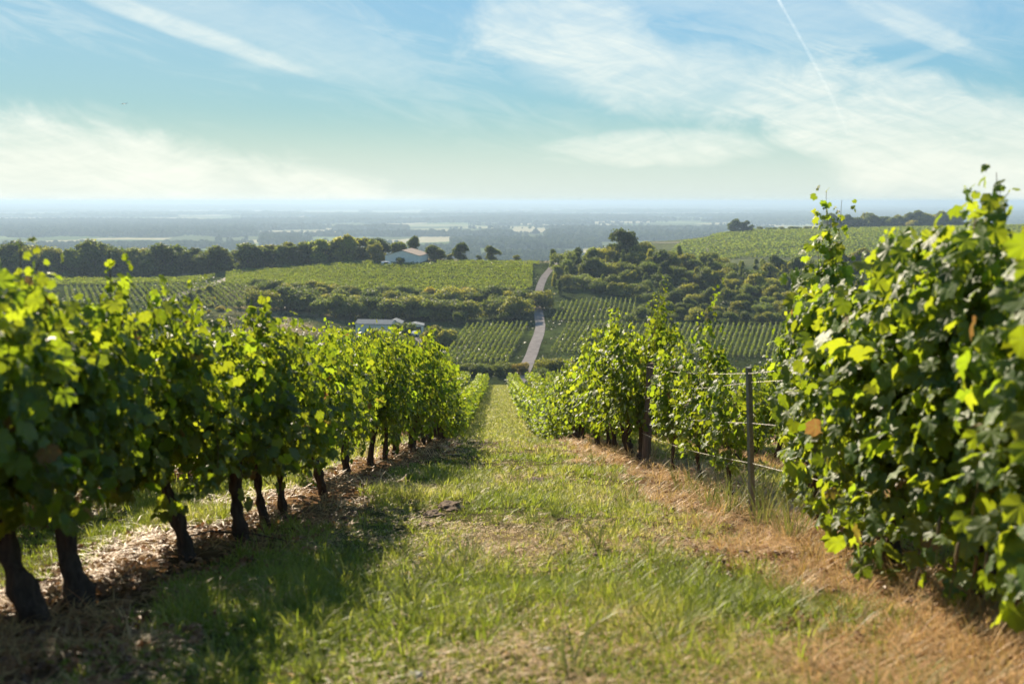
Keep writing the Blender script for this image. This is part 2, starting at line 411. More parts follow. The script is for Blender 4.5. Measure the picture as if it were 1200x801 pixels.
# ------------------------------------------------------------------ ground
th = np.concatenate([np.arange(-180, -36, 4.0), np.arange(-36, 36.01, .13), np.arange(40, 180, 4.0)])
th = R(1) * th
rad = np.concatenate([[0.02], np.geomspace(.35, 37000, 860)])
TH, RA = np.meshgrid(th, rad)
GX, GY = RA * np.sin(TH), RA * np.cos(TH)
GZ = Z(GX, GY)
def row_strip(x, y):
    u = np.abs(x - _c(y)); w_ = _w(y); d = u - w_; st = np.where(d < 0, -d, np.abs(((d + 1.15) % 2.3) - 1.15))
    inner = (d < 0) & (x > _c(y)); near_ = 1 - sstep(16, 30, y)
    return u, np.where(inner, st / (1 + .5 * near_), np.where((d < 0), st / 1.15, st))
def zone_colour(x, y, z):
    n = len(x)
    grass = np.array([.085, .08, .03]); dryg = np.array([.16, .12, .065]); soil = np.array([.12, .07, .04]); straw = np.array([.27, .17, .085])
    u = np.abs(x - _c(y)); w_ = _w(y)
    patch = sstep(.56, .74, fbm(x * .9 + 4, y * .55, 40, 4))
    col = grass[None] * (1 - patch[:, None]) + dryg[None] * patch[:, None]
    strip = row_strip(x, y)[1]
    fs = (1 - sstep(.35, .8, strip + (fbm(x * 2, y * 2, 50, 3) - .5) * .7))[:, None] * (u > .4)[:, None]
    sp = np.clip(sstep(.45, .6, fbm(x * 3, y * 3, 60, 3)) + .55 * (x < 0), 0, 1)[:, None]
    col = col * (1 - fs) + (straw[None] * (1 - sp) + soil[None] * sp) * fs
    # valley and beyond
    scrub = np.array([.032, .042, .015]); field = np.array([.060, .080, .024]); dry = np.array([.27, .215, .115])
    far = sstep(120, 150, y)[:, None]
    fn = np.clip(sstep(.35, .65, fbm(x / 14, y / 14, 70, 4)) * .8 + (fbm(x / 2.5, y / 2.5, 72, 3) - .5) * 1.1, 0, 1)[:, None]
    c2 = scrub[None] * (1 - fn) + field[None] * fn
    t_ = x / np.maximum(y, 1)
    dm = (np.exp(-((t_ + .235) / .045) ** 2) * sstep(265, 285, y) * (1 - sstep(360, 375, y)))[:, None]
    dm = np.clip(dm * 1.5, 0, 1) * sstep(.3, .6, fbm(x / 7, y / 7, 75, 3))[:, None]
    c2 = c2 * (1 - dm) + dry[None] * dm
    crest = (sstep(425, 432, y) * (1 - sstep(455, 480, y)))[:, None] * np.ones((1, 1))
    c2 = c2 * (1 - crest * .7) + np.array([.24, .20, .12])[None] * crest * .7
    rh = (sstep(.11, .14, t_) * sstep(560, 620, y) * (1 - sstep(1010, 1050, y)))[:, None]
    c2 = c2 * (1 - rh) + np.array([.11, .12, .05])[None] * rh
    return col * (1 - far) + c2 * far
zc_ = zone_colour(GX.ravel(), GY.ravel(), GZ.ravel())
pl_ = sstep(1150, 1500, np.hypot(GX, GY).ravel()) * (GY.ravel() > -1e9)
nr, nt_ = GX.shape
i0 = (np.arange(nr - 1)[:, None] * nt_ + np.arange(nt_)[None]); i1 = (np.arange(nr - 1)[:, None] * nt_ + (np.arange(nt_)[None] + 1) % nt_)
F = np.stack([i0, i1, i1 + nt_, i0 + nt_], -1).reshape(-1, 4)
F = F[:, ::-1]
g = put('ground', make_mesh('ground', np.c_[GX.ravel(), GY.ravel(), GZ.ravel()], F, M_ground, {'zone': zc_, 'plain': pl_}, smooth=True), kind='structure')

# ------------------------------------------------------------------ road down in the valley
def strip(name, pts, width, mat, lift=.12, **props):
    xs = np.array([p[0] for p in pts]); ys = np.array([p[1] for p in pts]); wd = np.array([p[2] if len(p) > 2 else width for p in pts])
    s_ = np.r_[0, np.cumsum(np.hypot(np.diff(xs), np.diff(ys)))]
    fx, fy = pchip(s_, xs), pchip(s_, ys)
    q = np.arange(0, s_[-1], 1.5); X = fx(q); Y = fy(q); Wd = np.interp(q, s_, wd)
    dx = np.gradient(X); dy = np.gradient(Y); L = np.hypot(dx, dy); nx, ny = -dy / L, dx / L
    V = []
    for k in (-.5, -.25, 0, .25, .5):
        x_ = X + nx * Wd * k; y_ = Y + ny * Wd * k; V.append(np.c_[x_, y_, Z(x_, y_) + lift - abs(k) * .06])
    n = len(q); V = np.concatenate(V)
    F_ = np.concatenate([np.stack([np.arange(n - 1) + k * n, np.arange(1, n) + k * n, np.arange(1, n) + (k + 1) * n, np.arange(n - 1) + (k + 1) * n], 1) for k in range(4)])
    return put(name, make_mesh(name, V, F_[:, ::-1], mat, smooth=True), **props)
road_pts = [(px_x(px, y, z1(px_x(px, y), y)), y) for px, y in ((606, 205), (613, 218), (621, 240), (627, 262), (632, 285), (633, 305), (631, 325), (630, 345), (632, 365), (637, 385), (646, 405), (652, 425))]
strip('road', road_pts, 3.0, M_road, kind='structure')
tp = [(px_x(px, y), y) for px, y in ((196, 335), (215, 352), (245, 375), (268, 400), (290, 425))]
strip('track', tp, 4.0, M_dirt, kind='structure')
strip('lane', [(px_x(px, y), y) for px, y in ((478, 285), (488, 277), (497, 268), (486, 256))], 3.5, M_road, kind='structure')
tp2 = [(px_x(px, y), y) for px, y in ((765, 830), (800, 812), (830, 790), (850, 780))]
strip('hill_track', tp2, 6, M_dirt, .3, kind='structure')
strip('hill_lane', [(px_x(px, y), y) for px, y in ((826, 700), (833, 780), (858, 860), (885, 940))], 5, M_dirt, .3, kind='structure')

# ------------------------------------------------------------------ distant plain: woods
def ico(sub):
    import bmesh
    bm = bmesh.new(); bmesh.ops.create_icosphere(bm, subdivisions=sub, radius=1)
    V = np.array([v.co[:] for v in bm.verts]); F_ = np.array([[v.index for v in f.verts] for f in bm.faces]); bm.free()
    return V, F_
I1, I2 = ico(1), ico(2)

def crown_mass(xs, ys, size, seed, name, label, cat='woodland'):
    n = len(xs); r_ = np.random.default_rng(seed)
    V0, F0 = I2 if n < 2500 else I1
    zs = Z(xs, ys)
    sz = np.asarray(size) * r_.uniform(.7, 1.25, n)
    P = np.c_[xs, ys, zs + np.minimum(sz * .8, 9)]
    a = r_.uniform(0, 6.28, n); M = np.zeros((n, 3, 3)); M[:, 0, 0] = np.cos(a); M[:, 0, 1] = -np.sin(a); M[:, 1, 0] = np.sin(a); M[:, 1, 1] = np.cos(a); M[:, 2, 2] = 1
    sc = np.c_[sz, sz, np.minimum(sz * 1.1, 12) * r_.uniform(.7, 1.15, n)]
    V, F_, at = scatter(V0, F0, P, M, sc, iattr={'rnd': r_.uniform(0, 1, n)})
    V += (r_.uniform(-1, 1, V.shape)) * np.repeat(sz, len(V0))[:, None] * .16
    return put(name, make_mesh(name, V, F_, M_crownfar, at, smooth=False), kind='stuff', label=label, category=cat)

M_crownfar, t = material('far_tree_canopy')
a = t.node('ShaderNodeAttribute', attribute_name='rnd').outputs['Fac']
pos = t.node('ShaderNodeNewGeometry').outputs['Position']
c = t.mix(a, (.045, .065, .022), (.085, .10, .035)); c = t.mix(1, c, t.rng(t.noise(pos, .35, 4), .3, .7, .6, 1.4), 'MULTIPLY')
finish(t, principled(t, c, 1.0, .0))

def patch_points(t0, t1, y0, y1, sp, seed, thr=None, nscale=400, jag=.1):
    r_ = np.random.default_rng(seed); area = .5 * (t1 - t0) * (y1 ** 2 - y0 ** 2)
    n = int(area / sp ** 2)
    y = np.sqrt(r_.uniform(y0 ** 2, y1 ** 2, n)); tt = r_.uniform(t0, t1, n)
    ey = (fbm(tt * 25, tt * 3, seed, 3) - .5) * jag * (y1 - y0) * 2
    k = (y > y0 + ey + jag * (y1 - y0)) if jag else np.ones(n, bool)
    if thr is not None: k &= fbm(tt * y / nscale, y / nscale, seed + 5, 4) > thr
    return tt[k] * y[k], y[k]
def tpx(px): return (px - 600) / FPX / .99
woods = [  # px0, px1, y0, y1, spacing, threshold, noise scale, label
 (-60, 305, 2750, 5200, 17, None, 400, 'broad hazy forest filling the left side of the plain'),
 (-60, 140, 1950, 2300, 11, .40, 120, 'row of hazy trees behind the white sheds at the far left'),
 (120, 300, 2100, 2350, 10, .50, 90, 'broken line of trees between the pale fields on the left'),
 (310, 355, 2300, 2900, 14, None, 200, 'hazy wood jutting between pale fields left of the barn'),
 (300, 480, 3500, 4100, 16, .46, 260, 'hazy tree belt across the middle of the plain'),
 (360, 600, 2900, 3300, 14, .50, 200, 'scattered hazy groves beyond the barn'),
 (480, 560, 1750, 2150, 10, None, 150, 'blue-green grove behind the barn tree line'),
 (530, 700, 2150, 2600, 12, None, 200, 'long blue-green wood behind the road crest'),
 (590, 660, 1650, 1950, 9, None, 120, 'rounded grove just beyond the road crest'),
 (540, 690, 1450, 1800, 9, .48, 80, 'loose trees and hedges dropping behind the road crest'),
 (640, 900, 2500, 3600, 16, .45, 260, 'patchy wood beyond the big oak'),
 (600, 1100, 4200, 7000, 26, .42, 500, 'wide dark woodland across the right of the plain'),
 (290, 620, 4500, 7000, 26, .47, 500, 'hazy woods in the middle of the plain'),
 (1000, 1300, 2500, 6500, 26, .44, 500, 'far woods behind the crest trees at the right'),
]
for i, (p0, p1, y0, y1, sp, thr, ns, lab) in enumerate(woods):
    xs, ys = patch_points(tpx(p0), tpx(p1), y0, y1, sp, 100 + i, thr, ns)
    crown_mass(xs, ys, np.full(len(xs), sp * .62), 200 + i, 'woodland', lab)
# the farthest belt
r_ = np.random.default_rng(9); n = 26000
y = np.exp(r_.uniform(np.log(6500), np.log(24000), n)); tt = r_.uniform(-.6, .6, n)
k = fbm(tt * y / 1300, y / 900, 77, 4) > .47
crown_mass(tt[k] * y[k], y[k], y[k] / 190, 10, 'woodland', 'far blue woods strung along the horizon')

# hedgerows between the fields of the plain
r_ = np.random.default_rng(12); xs, ys, sz = [], [], []
for _ in range(105):
    y0 = math.exp(r_.uniform(math.log(1700), math.log(6500))); x0 = r_.uniform(-.56, .56) * y0; a_ = r_.choice([0.12, .45, 1.5, -.3]) + r_.normal() * .15
    L = r_.uniform(120, 420) * (y0 / 2500) ** .6; n = int(L / 9); q = np.linspace(0, L, n); k = r_.uniform(0, 1, n) < r_.uniform(.35, .95)
    xs.append((x0 + np.cos(a_) * q + r_.normal(size=n) * 3)[k]); ys.append((y0 + np.sin(a_) * q + r_.normal(size=n) * 3)[k]); sz.append(r_.uniform(4, 8.5, n)[k])
crown_mass(np.concatenate(xs), np.concatenate(ys), np.concatenate(sz), 14, 'hedgerows', 'hazy hedgerows and lone trees dividing the fields of the plain', 'hedges')

# ------------------------------------------------------------------ tree and bush prototypes
LQ = np.array([(-.5, -.25, 0), (.1, -.42, .06), (.5, .02, 0), (.12, .45, -.06), (-.38, .3, .05)]); LQF = np.array([(0, 1, 2), (0, 2, 3), (0, 3, 4)])
def crown_mesh(name, kind, seed):
    r_ = np.random.default_rng(seed)
    lobes = []
    if kind == 'tree':       # height ~1, base at .12
        for _ in range(15):
            a = r_.uniform(0, 6.28); h = r_.uniform(.12, .86); rr = .30 * math.sin(math.pi * min(1, (h - .08) / .95)) ** .6 * r_.uniform(.3, 1)
            lobes.append((rr * math.cos(a), rr * math.sin(a), h, r_.uniform(.14, .23)))
    elif kind == 'bush':
        for _ in range(9):
            a = r_.uniform(0, 6.28); rr = r_.uniform(0, .42); h = r_.uniform(.22, .78) * (1 - rr * .5)
            lobes.append((rr * math.cos(a), rr * math.sin(a), h, r_.uniform(.18, .30)))
    elif kind == 'tall':
        for _ in range(10):
            h = r_.uniform(.15, .9); a = r_.uniform(0, 6.28); rr = .10 * r_.uniform(0, 1)
            lobes.append((rr * math.cos(a), rr * math.sin(a), h, (.17 - .10 * max(0, h - .5)) * r_.uniform(.7, 1.1)))
    P, N_ = [], []
    for (x, y, z, r) in lobes:
        n = int(10000 * r * r * (1.3 if kind != 'bush' else .8)); d = r_.normal(size=(n, 3)); d /= np.linalg.norm(d, axis=1, keepdims=True)
        d[:, 2] = np.where(d[:, 2] < -.5, -d[:, 2] * .5, d[:, 2])
        rad_ = r * (1 + (vn(d[:, 0] * 3 + x * 9, d[:, 1] * 3 + d[:, 2] * 4, seed) - .5) * .7) * r_.uniform(.72, 1.08, n)
        P.append(np.array([x, y, z]) + d * rad_[:, None] * [1, 1, .85]); N_.append(d)
    P = np.concatenate(P); N_ = np.concatenate(N_)
    k = P[:, 2] > (.02 if kind == 'tree' else .01); P = P[k]; N_ = N_[k]; n = len(P)
    Mx = frames(N_ + r_.normal(size=(n, 3)) * .55, r_.normal(size=(n, 3)))
    V, F_, at = scatter(LQ, LQF, P, Mx, r_.uniform(.035, .065, n), iattr={'rnd': r_.uniform(0, 1, n)})
    return make_mesh(name, V, F_, M_crown, at)
def trunk_mesh(name, seed, h=.5):
    r_ = random.Random(seed); mb = MB()
    mb.tube([(0, 0, -.06), (.01, 0, .08), (r_.uniform(-.03, .03), .02, .25), (r_.uniform(-.04, .04), 0, h)], [.035, .026, .02, .012], 7, .1, seed)
    for k in range(4):
        a = k * 1.6 + r_.random(); z = r_.uniform(.18, .34)
        mb.tube([(0, 0, z), (.10 * math.cos(a), .10 * math.sin(a), z + .12), (.2 * math.cos(a), .2 * math.sin(a), z + .3)], [.014, .009, .004], 5, 0, seed)
    return mb.mesh(name, M_trunk, True)
protos = {k: [crown_mesh(k + '_crown', k, 300 + 10 * j + i) for i in range(5)] for j, k in enumerate(('tree', 'bush', 'tall'))}
trunks = [trunk_mesh('trunk', 5 + i) for i in range(3)]
GREENS = [(.9, .95, .8), (.7, .8, .62), (1.35, 1.22, .8), (.52, .62, .5), (1.75, 1.5, .85), (1.15, 1.2, .85), (.95, 1.05, 1.0)]
def plant(kind, x, y, h, wid, label, category, group=None, tint=None, name=None, sink=.25):
    nm = name or {'tree': 'broadleaf_tree', 'bush': 'scrub_bush', 'tall': 'slender_tree'}[kind]
    o = empty(nm, (x, y, z1(x, y) - sink), label, category, group, random.uniform(0, 6.28))
    o.scale = (wid, wid, h)
    c_ = put('crown', random.choice(protos[kind]), o)
    tn = tint or random.choice(GREENS); f = random.uniform(.85, 1.15)
    c_.color = (tn[0] * f, tn[1] * f, tn[2] * f, 1)
    put('trunk', random.choice(trunks), o)
    return o

# left tree belt at the far edge of the fields
for px in np.arange(-40, 300, 9.5):
    y = 432 + random.uniform(-5, 9); pxx = px + random.uniform(-3, 3)
    h = random.uniform(11, 13.5) + 3.5 * max(0, (200 - px) / 200) + (2 if 90 < px < 130 or 190 < px < 210 else 0)
    plant('tree', px_x(pxx, y), y, h, h * random.uniform(1.15, 1.4), 'dark bushy tree in the tight belt closing off the left fields', 'tree', 'trees of the belt behind the left fields', random.choice(GREENS[:4]), sink=1.9)
for px in np.arange(302, 440, 7.5):
    y = 438 + random.uniform(-4, 6)
    h = random.uniform(10.5, 13.5)
    plant('tall', px_x(px + random.uniform(-2, 2), y), y, h, h * 1.5, 'slender upright tree in the lighter belt left of the barn', 'tree', 'upright trees left of the barn', random.choice([GREENS[2], GREENS[5], GREENS[1], GREENS[4]]), sink=1.5)
for px, dy, h, wd, lab, tn in (
    (407, 432, 12.5, 12, 'tallest pale-topped tree in the belt left of the barn', GREENS[4]),
    (446, 446, 13, 12, 'big round dark tree standing behind the left end of the barn', GREENS[3]),
    (441, 424, 9.5, 9, 'pale leafy tree in front of the big dark tree beside the barn', GREENS[2]),
    (466, 450, 10.5, 11, 'dark rounded tree rising just behind the barn roof', GREENS[0]),
    (487, 452, 10.5, 10, 'dark tree rising behind the ridge end of the barn', GREENS[3]),
    (508, 438, 7, 10, 'low broad dark tree touching the right end of the barn', GREENS[1]),
    (516, 440, 6.5, 8, 'second low dark tree right of the barn', GREENS[0]),
    (540, 436, 8.2, 8.5, 'dark triangular tree standing alone right of the barn', GREENS[3]),
    (576, 436, 7.4, 9.5, 'round dark tree standing alone on the field crest', GREENS[0]),
    (606, 440, 3.6, 4.5, 'small pale tree on the crest left of the road', GREENS[2]),
    (561, 436, 3.0, 4, 'small dark shrub just left of the lone round tree', GREENS[3]),
    (528, 434, 3.5, 5, 'pale green shrub left of the dark triangular tree', GREENS[2])):
    plant('tree', px_x(px, dy, -24), dy, h, wd, lab, 'tree', tint=tn)
plant('bush', px_x(469, 414), 414, 4.2, 4.6, 'round dark bush in front of the white barn wall', 'bush', tint=GREENS[3])
for px in (540, 551, 563, 585, 598): plant('bush', px_x(px, 430), 430, 1.6, 4, 'low straggly bush along the dry field crest', 'bush', 'low bushes on the field crest')
# scrub bank below the plateau vineyard
ORANGE = (2.6, 1.35, .8); YEL = (2.4, 1.7, .7); RUST = (2.2, 1.1, .75)
def scrub_row(p0, p1, step, y0, y1, h0, h1, label, group, cat='bush', kinds=('bush',), tints=GREENS):
    for px in np.arange(p0, p1, step):
        y = random.uniform(y0, y1); h = random.uniform(h0, h1)
        kinds_ = [random.choice(kinds)]
        plant(kinds_[0], px_x(px + random.uniform(-step, step) * .4, y, -35), y, h * 1.5, h * 1.5 * random.uniform(1.05, 1.45) * (.6 if kinds_[-1] == 'tall' else 1), label, cat, group, random.choice(tints))
GB = 'bushes of the scrub bank'
scrub_row(300, 632, 11, 345, 352, 2.6, 4.2, 'scrub bush along the top edge of the bank under the vineyard plateau', GB)
scrub_row(300, 630, 12, 328, 338, 3.4, 5.4, 'scrub bush halfway down the thick bank above the small plot', GB)
scrub_row(298, 622, 13, 312, 322, 4.2, 6.0, 'dark scrub bush at the foot of the bank behind the pale shed', GB, tints=GREENS[:4])
for px, y, h, tn, lab in ((330, 340, 5, ORANGE, 'orange-leaved shrub at the left end of the scrub bank'), (316, 333, 4, RUST, 'rust-tinted shrub below the orange one on the scrub bank'),
    (504, 347, 5, YEL, 'yellowing shrub at the top of the scrub bank'), (542, 348, 5.5, (2.3, 1.6, .9), 'tall yellow-brown shrub standing up into the plateau vineyard edge'), (556, 335, 5, ORANGE, 'orange-brown round shrub in the middle of the scrub bank'),
    (425, 330, 5, YEL, 'yellow-green shrub among dark bushes left of the pale shed roof')):
    plant('bush', px_x(px, y, -33), y, h, h * 1.1, lab, 'bush', tint=tn)
# spot trees
plant('tree', px_x(222, 322, -31), 322, 4.6, 4, 'small round tree on the dry slope beside the left plot', 'tree', tint=GREENS[1])
for px, y, h in ((234, 345, 2.6), (246, 349, 3.2), (243, 330, 2.2), (208, 318, 2.4)):
    plant('tree', px_x(px, y, -31), y, h, h * 1.2, 'little scrubby tree on the dry slope by the track', 'tree', 'little trees on the dry slope', tint=GREENS[2])
for _ in range(26):
    px = random.uniform(228, 330); y = random.uniform(285, 352)
    plant('bush', px_x(px, y, -32), y, random.uniform(.8, 1.8), random.uniform(1.2, 3.0), 'small dry tussock bush on the bare bank left of the scrub', 'bush', 'tussock bushes of the bare bank', random.choice([GREENS[1], YEL, GREENS[2]]))
for px, y, h, wd, lab, tn, kd in ((470, 272, 6.5, 7.0, 'dark round tree in front of the pale shed', GREENS[3], 'bush'), (440, 276, 3, 8, 'low green shrub against the pale shed wall', GREENS[5], 'bush'),
    (504, 262, 5.2, 6.5, 'pale olive orchard tree left of its twin beside the small plot', GREENS[4], 'tree'), (523, 264, 5.4, 7, 'pale olive orchard tree nearest the small plot', GREENS[4], 'tree'), (513, 268, 5.0, 6.5, 'pale olive orchard tree at the back of the three', GREENS[2], 'tree'),
    (536, 303, 6.5, 5.0, 'upright bush at the corner of the small plot', GREENS[1], 'bush'), (470, 255, 4.2, 6, 'dark bush on the near side of the farm lane', GREENS[0], 'bush')):
    plant(kd, px_x(px, y, -37), y, h, wd, lab, 'tree' if h > 4 and kd == 'tree' else 'bush', tint=tn)
# bushes flanking the road at its upper bend
for px, y, h in ((622, 335, 5.5), (618, 322, 5.5), (622, 350, 4.5), (613, 312, 5), (606, 306, 4.5), (600, 318, 5)):
    plant('bush', px_x(px - 13, y, -35), y, h, h * 1.1, 'dark bush crowding the left verge of the road', 'bush', 'bushes on the left verge of the road', GREENS[3])
# hedge at the foot of the small plot
for px in np.arange(506, 600, 7): plant('bush', px_x(px, 217, -37), 217 + random.uniform(-2, 2), random.uniform(2.6, 3.4), 4.2, 'dark hedge bush below the small vineyard plot', 'bush', 'hedge bushes below the small plot', random.choice(GREENS[:2]))
plant('bush', px_x(608, 216, -37), 216, 3.6, 3.6, 'brownish-pink shrub at the near end of the road, left verge', 'bush', tint=(1.15, .8, .75))
for px, y, h, wd in ((634, 212, 3.8, 4.5), (643, 218, 4.6, 5.5), (655, 216, 4.2, 5.4), (668, 220, 3.4, 5), (690, 222, 3, 5), (676, 214, 2.6, 4), (702, 224, 3, 5), (716, 222, 3.4, 5)):
    plant('bush', px_x(px, y, -37), y, h, wd, 'dark green bush in the clump right of the road foot', 'bush', 'bushes right of the road foot', random.choice(GREENS[:3]))
plant('bush', px_x(686, 216, -37), 216, 3.4, 2.0, 'reddish-brown bush beyond the right row, below the right plots', 'bush', tint=(2.2, .9, .85))
plant('bush', px_x(691, 255, -36), 255, 3.6, 4.2, 'single grey-green bush among the rows of the lower right plot', 'bush', tint=GREENS[1])
# scrub hill right of the road
GH = 'bushes of the scrub hill right of the road'
for y0, h0, h1, lab, step in ((345, 3.0, 4.6, 'bush at the foot of the scrub hill above the right plots', 15), (357, 3.2, 5.0, 'bush low on the scrub hill right of the road', 13.5),
                        (370, 3.4, 5.4, 'bush halfway up the scrub hill right of the road', 13), (384, 3.6, 6.0, 'bush high on the scrub hill right of the road', 12.5), (400, 4.0, 6.6, 'bush along the crest of the scrub hill', 12)):
    scrub_row(652 if y0 > 350 else 700, 1010, step, y0 - 4, y0 + 6, h0, h1, lab, GH, kinds=('bush', 'bush', 'tree', 'tall'), tints=GREENS + GREENS + [(1.7, 1.5, .8)])
for y0, lo, lab in ((306, 752, 'dark bush at the lower edge of the scrub hill, right of the upper plot'), (318, 752, 'bush between the upper right plot and the vines, low on the scrub hill'), (332, 758, 'bush on the lower right flank of the scrub hill')):
    scrub_row(lo, 1000, 15, y0 - 4, y0 + 5, 2.6, 4.2, lab, GH, kinds=('bush', 'bush', 'tree'), tints=GREENS)
for px, y, h, wd, lab, tn in ((727, 405, 15.5, 15, 'big spreading dark oak topping the scrub hill', GREENS[3]), (741, 410, 9.5, 11, 'dark tree leaning against the right side of the big oak', GREENS[1]),
    (676, 402, 8.0, 8, 'dark tree on the crest left of the big oak', GREENS[3]), (661, 398, 7.5, 7, 'olive-green tree at the left end of the scrub hill crest', GREENS[4]), (692, 405, 7.5, 9, 'broad green tree between the oak and the road', GREENS[5])):
    plant('tree', px_x(px, y, -23), y, h, wd, lab, 'tree', tint=tn)
for px, h, wd in ((985, 10, 11), (1004, 11, 12), (1025, 9, 11)):
    plant('tree', px_x(px, 440, -30), 440, h, wd, 'dark brown-green tree seen between the shoots of the nearest right vines', 'tree', 'dark trees behind the near right vines', (1.2, 1.0, .8))
# trees on the far right hill
for px, h, wd, lab in ((861, 13, 14, 'rounded tree at the left of the small copse on the hill crest'), (868, 10, 12, 'lower tree in the small copse on the hill crest'), (874, 11, 11, 'dark tree at the right of the small copse on the hill crest'), (880, 7, 10, 'low bush at the right end of the hill copse')):
    plant('tree', px_x(px, 905, -27), 905, h, wd, lab, 'tree', tint=GREENS[3])
for px in np.arange(968, 1128, 5.5):
    y = 1040 + random.uniform(-12, 12); h = random.uniform(13, 19)
    plant('tree', px_x(px, y, -24), y, h, h * 1.15, 'hazy tree in the wood along the crest of the far vineyard hill', 'tree', 'trees on the far hill crest', random.choice(GREENS[:3]))
plant('tree', px_x(1067, 1000, -24), 1000, 11, 14, 'pale round tree in front of the crest wood on the far hill', 'tree', tint=(2.0, 1.6, 1.2))
for px in np.arange(890, 970, 9): plant('bush', px_x(px, 950, -26), 950, 5, 9, 'low bush on the skyline of the far vineyard hill', 'bush', 'skyline bushes of the far hill')

# ------------------------------------------------------------------ vineyard plots in the valley: each row one object
def vine_row(p, q, h, wd, label, group, step=.45, gaps=0.0, seed=0):
    (x0, y0), (x1, y1) = p, q
    L = math.hypot(x1 - x0, y1 - y0)
    if L < 3: return
    r_ = np.random.default_rng(seed); n = int(L / step)
    s_ = np.linspace(0, 1, n); X = x0 + (x1 - x0) * s_; Y = y0 + (y1 - y0) * s_; zt = Z(X, Y)
    dx, dy = (x1 - x0) / L, (y1 - y0) / L
    # leaf clumps strung along the row
    m_ = int(n * 7); u = r_.uniform(0, 1, m_)
    if gaps: u = u[(vn(u * L / 1.3, u * 0 + seed, seed) > gaps) | (r_.uniform(0, 1, m_) < .35)]; m_ = len(u)
    side = r_.normal(size=m_) * wd * .33; top = 1 + (vn(u * L / 1.2, u * 0, seed + 3) - .5) * .5
    hh = (.28 + .72 * r_.uniform(0, 1, m_) ** .6) * h * top
    x = x0 + (x1 - x0) * u - dy * side; y = y0 + (y1 - y0) * u + dx * side
    zz_ = np.interp(u, s_, zt) + hh
    N_ = np.c_[-dy * np.sign(side), dx * np.sign(side), np.ones(m_) * .8] + r_.normal(size=(m_, 3)) * .5
    V, F_, at = scatter(LQ, LQF, np.c_[x, y, zz_] - [x0, y0, zt[0]], frames(N_, r_.normal(size=(m_, 3))), r_.uniform(.26, .46, m_) * max(.8, step / .5), iattr={'rnd': r_.uniform(0, 1, m_)})
    ring = np.array([(0, 0, h * .34), (-dy * .05, dx * .05, h * .3), (dy * .05, -dx * .05, h * .3)])
    C_ = (np.c_[X, Y, zt] - [x0, y0, zt[0]])[:, None] + ring[None]; b = len(V); ii = np.arange(n - 1) * 3
    Fc = np.concatenate([np.stack([ii + a_, ii + a_ + 3, ii + (a_ + 1) % 3], 1) for a_ in range(3)] + [np.stack([ii + (a_ + 1) % 3, ii + a_ + 3, ii + (a_ + 1) % 3 + 3], 1) for a_ in range(3)])
    nf = len(F_); V = np.r_[V, C_.reshape(-1, 3)]; F_ = np.r_[F_, Fc + b]; at['rnd'] = np.r_[at['rnd'], np.full(3 * n, .5)]
    put('vine_row', make_mesh('vine_row', V, F_, (M_vine_far, M_bark), at, midx=np.r_[np.zeros(nf), np.ones(len(Fc))]), None, (x0, y0, float(zt[0])), label=label, category='vine row', group=group)
def P_(px, y, z=-36): return (px_x(px, y, z), y)
def plot(a, b, c, d, n, h, wd, label, group, **kw):
    """rows run from edge a-b (near) to edge c-d (far): a..b near ends, c..d far ends"""
    for i in range(n):
        f = (i + .5) / n
        p = (a[0] + (b[0] - a[0]) * f, a[1] + (b[1] - a[1]) * f); q = (c[0] + (d[0] - c[0]) * f, c[1] + (d[1] - c[1]) * f)
        vine_row(p, q, h, wd, label, group, seed=int(i + 1000 * h + a[1]), **kw)
plot(P_(513, 228), P_(596, 230), P_(546, 300), P_(621, 301), 13, 1.5, .34, 'green vine row in the small plot left of the valley road', 'rows of the small plot left of the road')
plot(P_(643, 246), P_(915, 238), P_(664, 297), P_(925, 297), 42, 1.35, .36, 'short vine row in the lower plot right of the valley road', 'rows of the lower plot right of the road', gaps=.25)
plot(P_(645, 305), P_(742, 305), P_(656, 338), P_(748, 338), 16, 1.35, .36, 'short vine row in the upper plot right of the valley road', 'rows of the upper plot right of the road', gaps=.3)
# plateau vineyard: rows run across
for i in range(32):
    y = 357 + i * 2.15
    pl_px = 262 + max(0, (i - 24)) * 4 if i > 3 else 300
    pr_px = 624 - max(0, 6 - i) * 3
    if i > 26: pl_px = 330; pr_px = 440
    vine_row((px_x(pl_px, y, -30), y + 3), (px_x(pr_px, y, -30), y - 1), 1.35, .6, 'long vine row running across the plateau below the barn', 'rows of the plateau vineyard', step=.6, seed=400 + i)
for i in range(3):
    y = 417 + i * 2.3; vine_row((px_x(512, y, -25), y), (px_x(632, y, -25), y), 1.5, .7, 'vine row of the narrow strip along the crest right of the barn', 'rows of the crest strip', step=.6, seed=440 + i)
# left plot, rows going away to the left
for i in range(40):
    bx = -170 + i * 2.2
    vine_row((bx + 28, 318), (bx, 378), 1.4, .6, 'vine row of the striped plot on the left', 'rows of the striped left plot', step=.55, seed=500 + i)
for i in range(8):
    y = 388 + i * 2.6; vine_row((px_x(30, y, -31), y), (px_x(238 + i * 2, y, -31), y), 1.4, .8, 'vine row of the upper left plot under the tree belt', 'rows of the upper left plot', step=.6, seed=540 + i)
# far right hill
for i in range(36):
    y = 640 + i * 9.2
    x0 = px_x(770 + i * 1.5 + (25 if i > 20 else 0), y, -32); x1 = px_x(1215, y, -32)
    vine_row((x0, y), (x1, y + 25), 1.6, 1.3, 'hazy vine row on the far vineyard hill at the right', 'rows of the far vineyard hill', step=1.6, seed=600 + i)

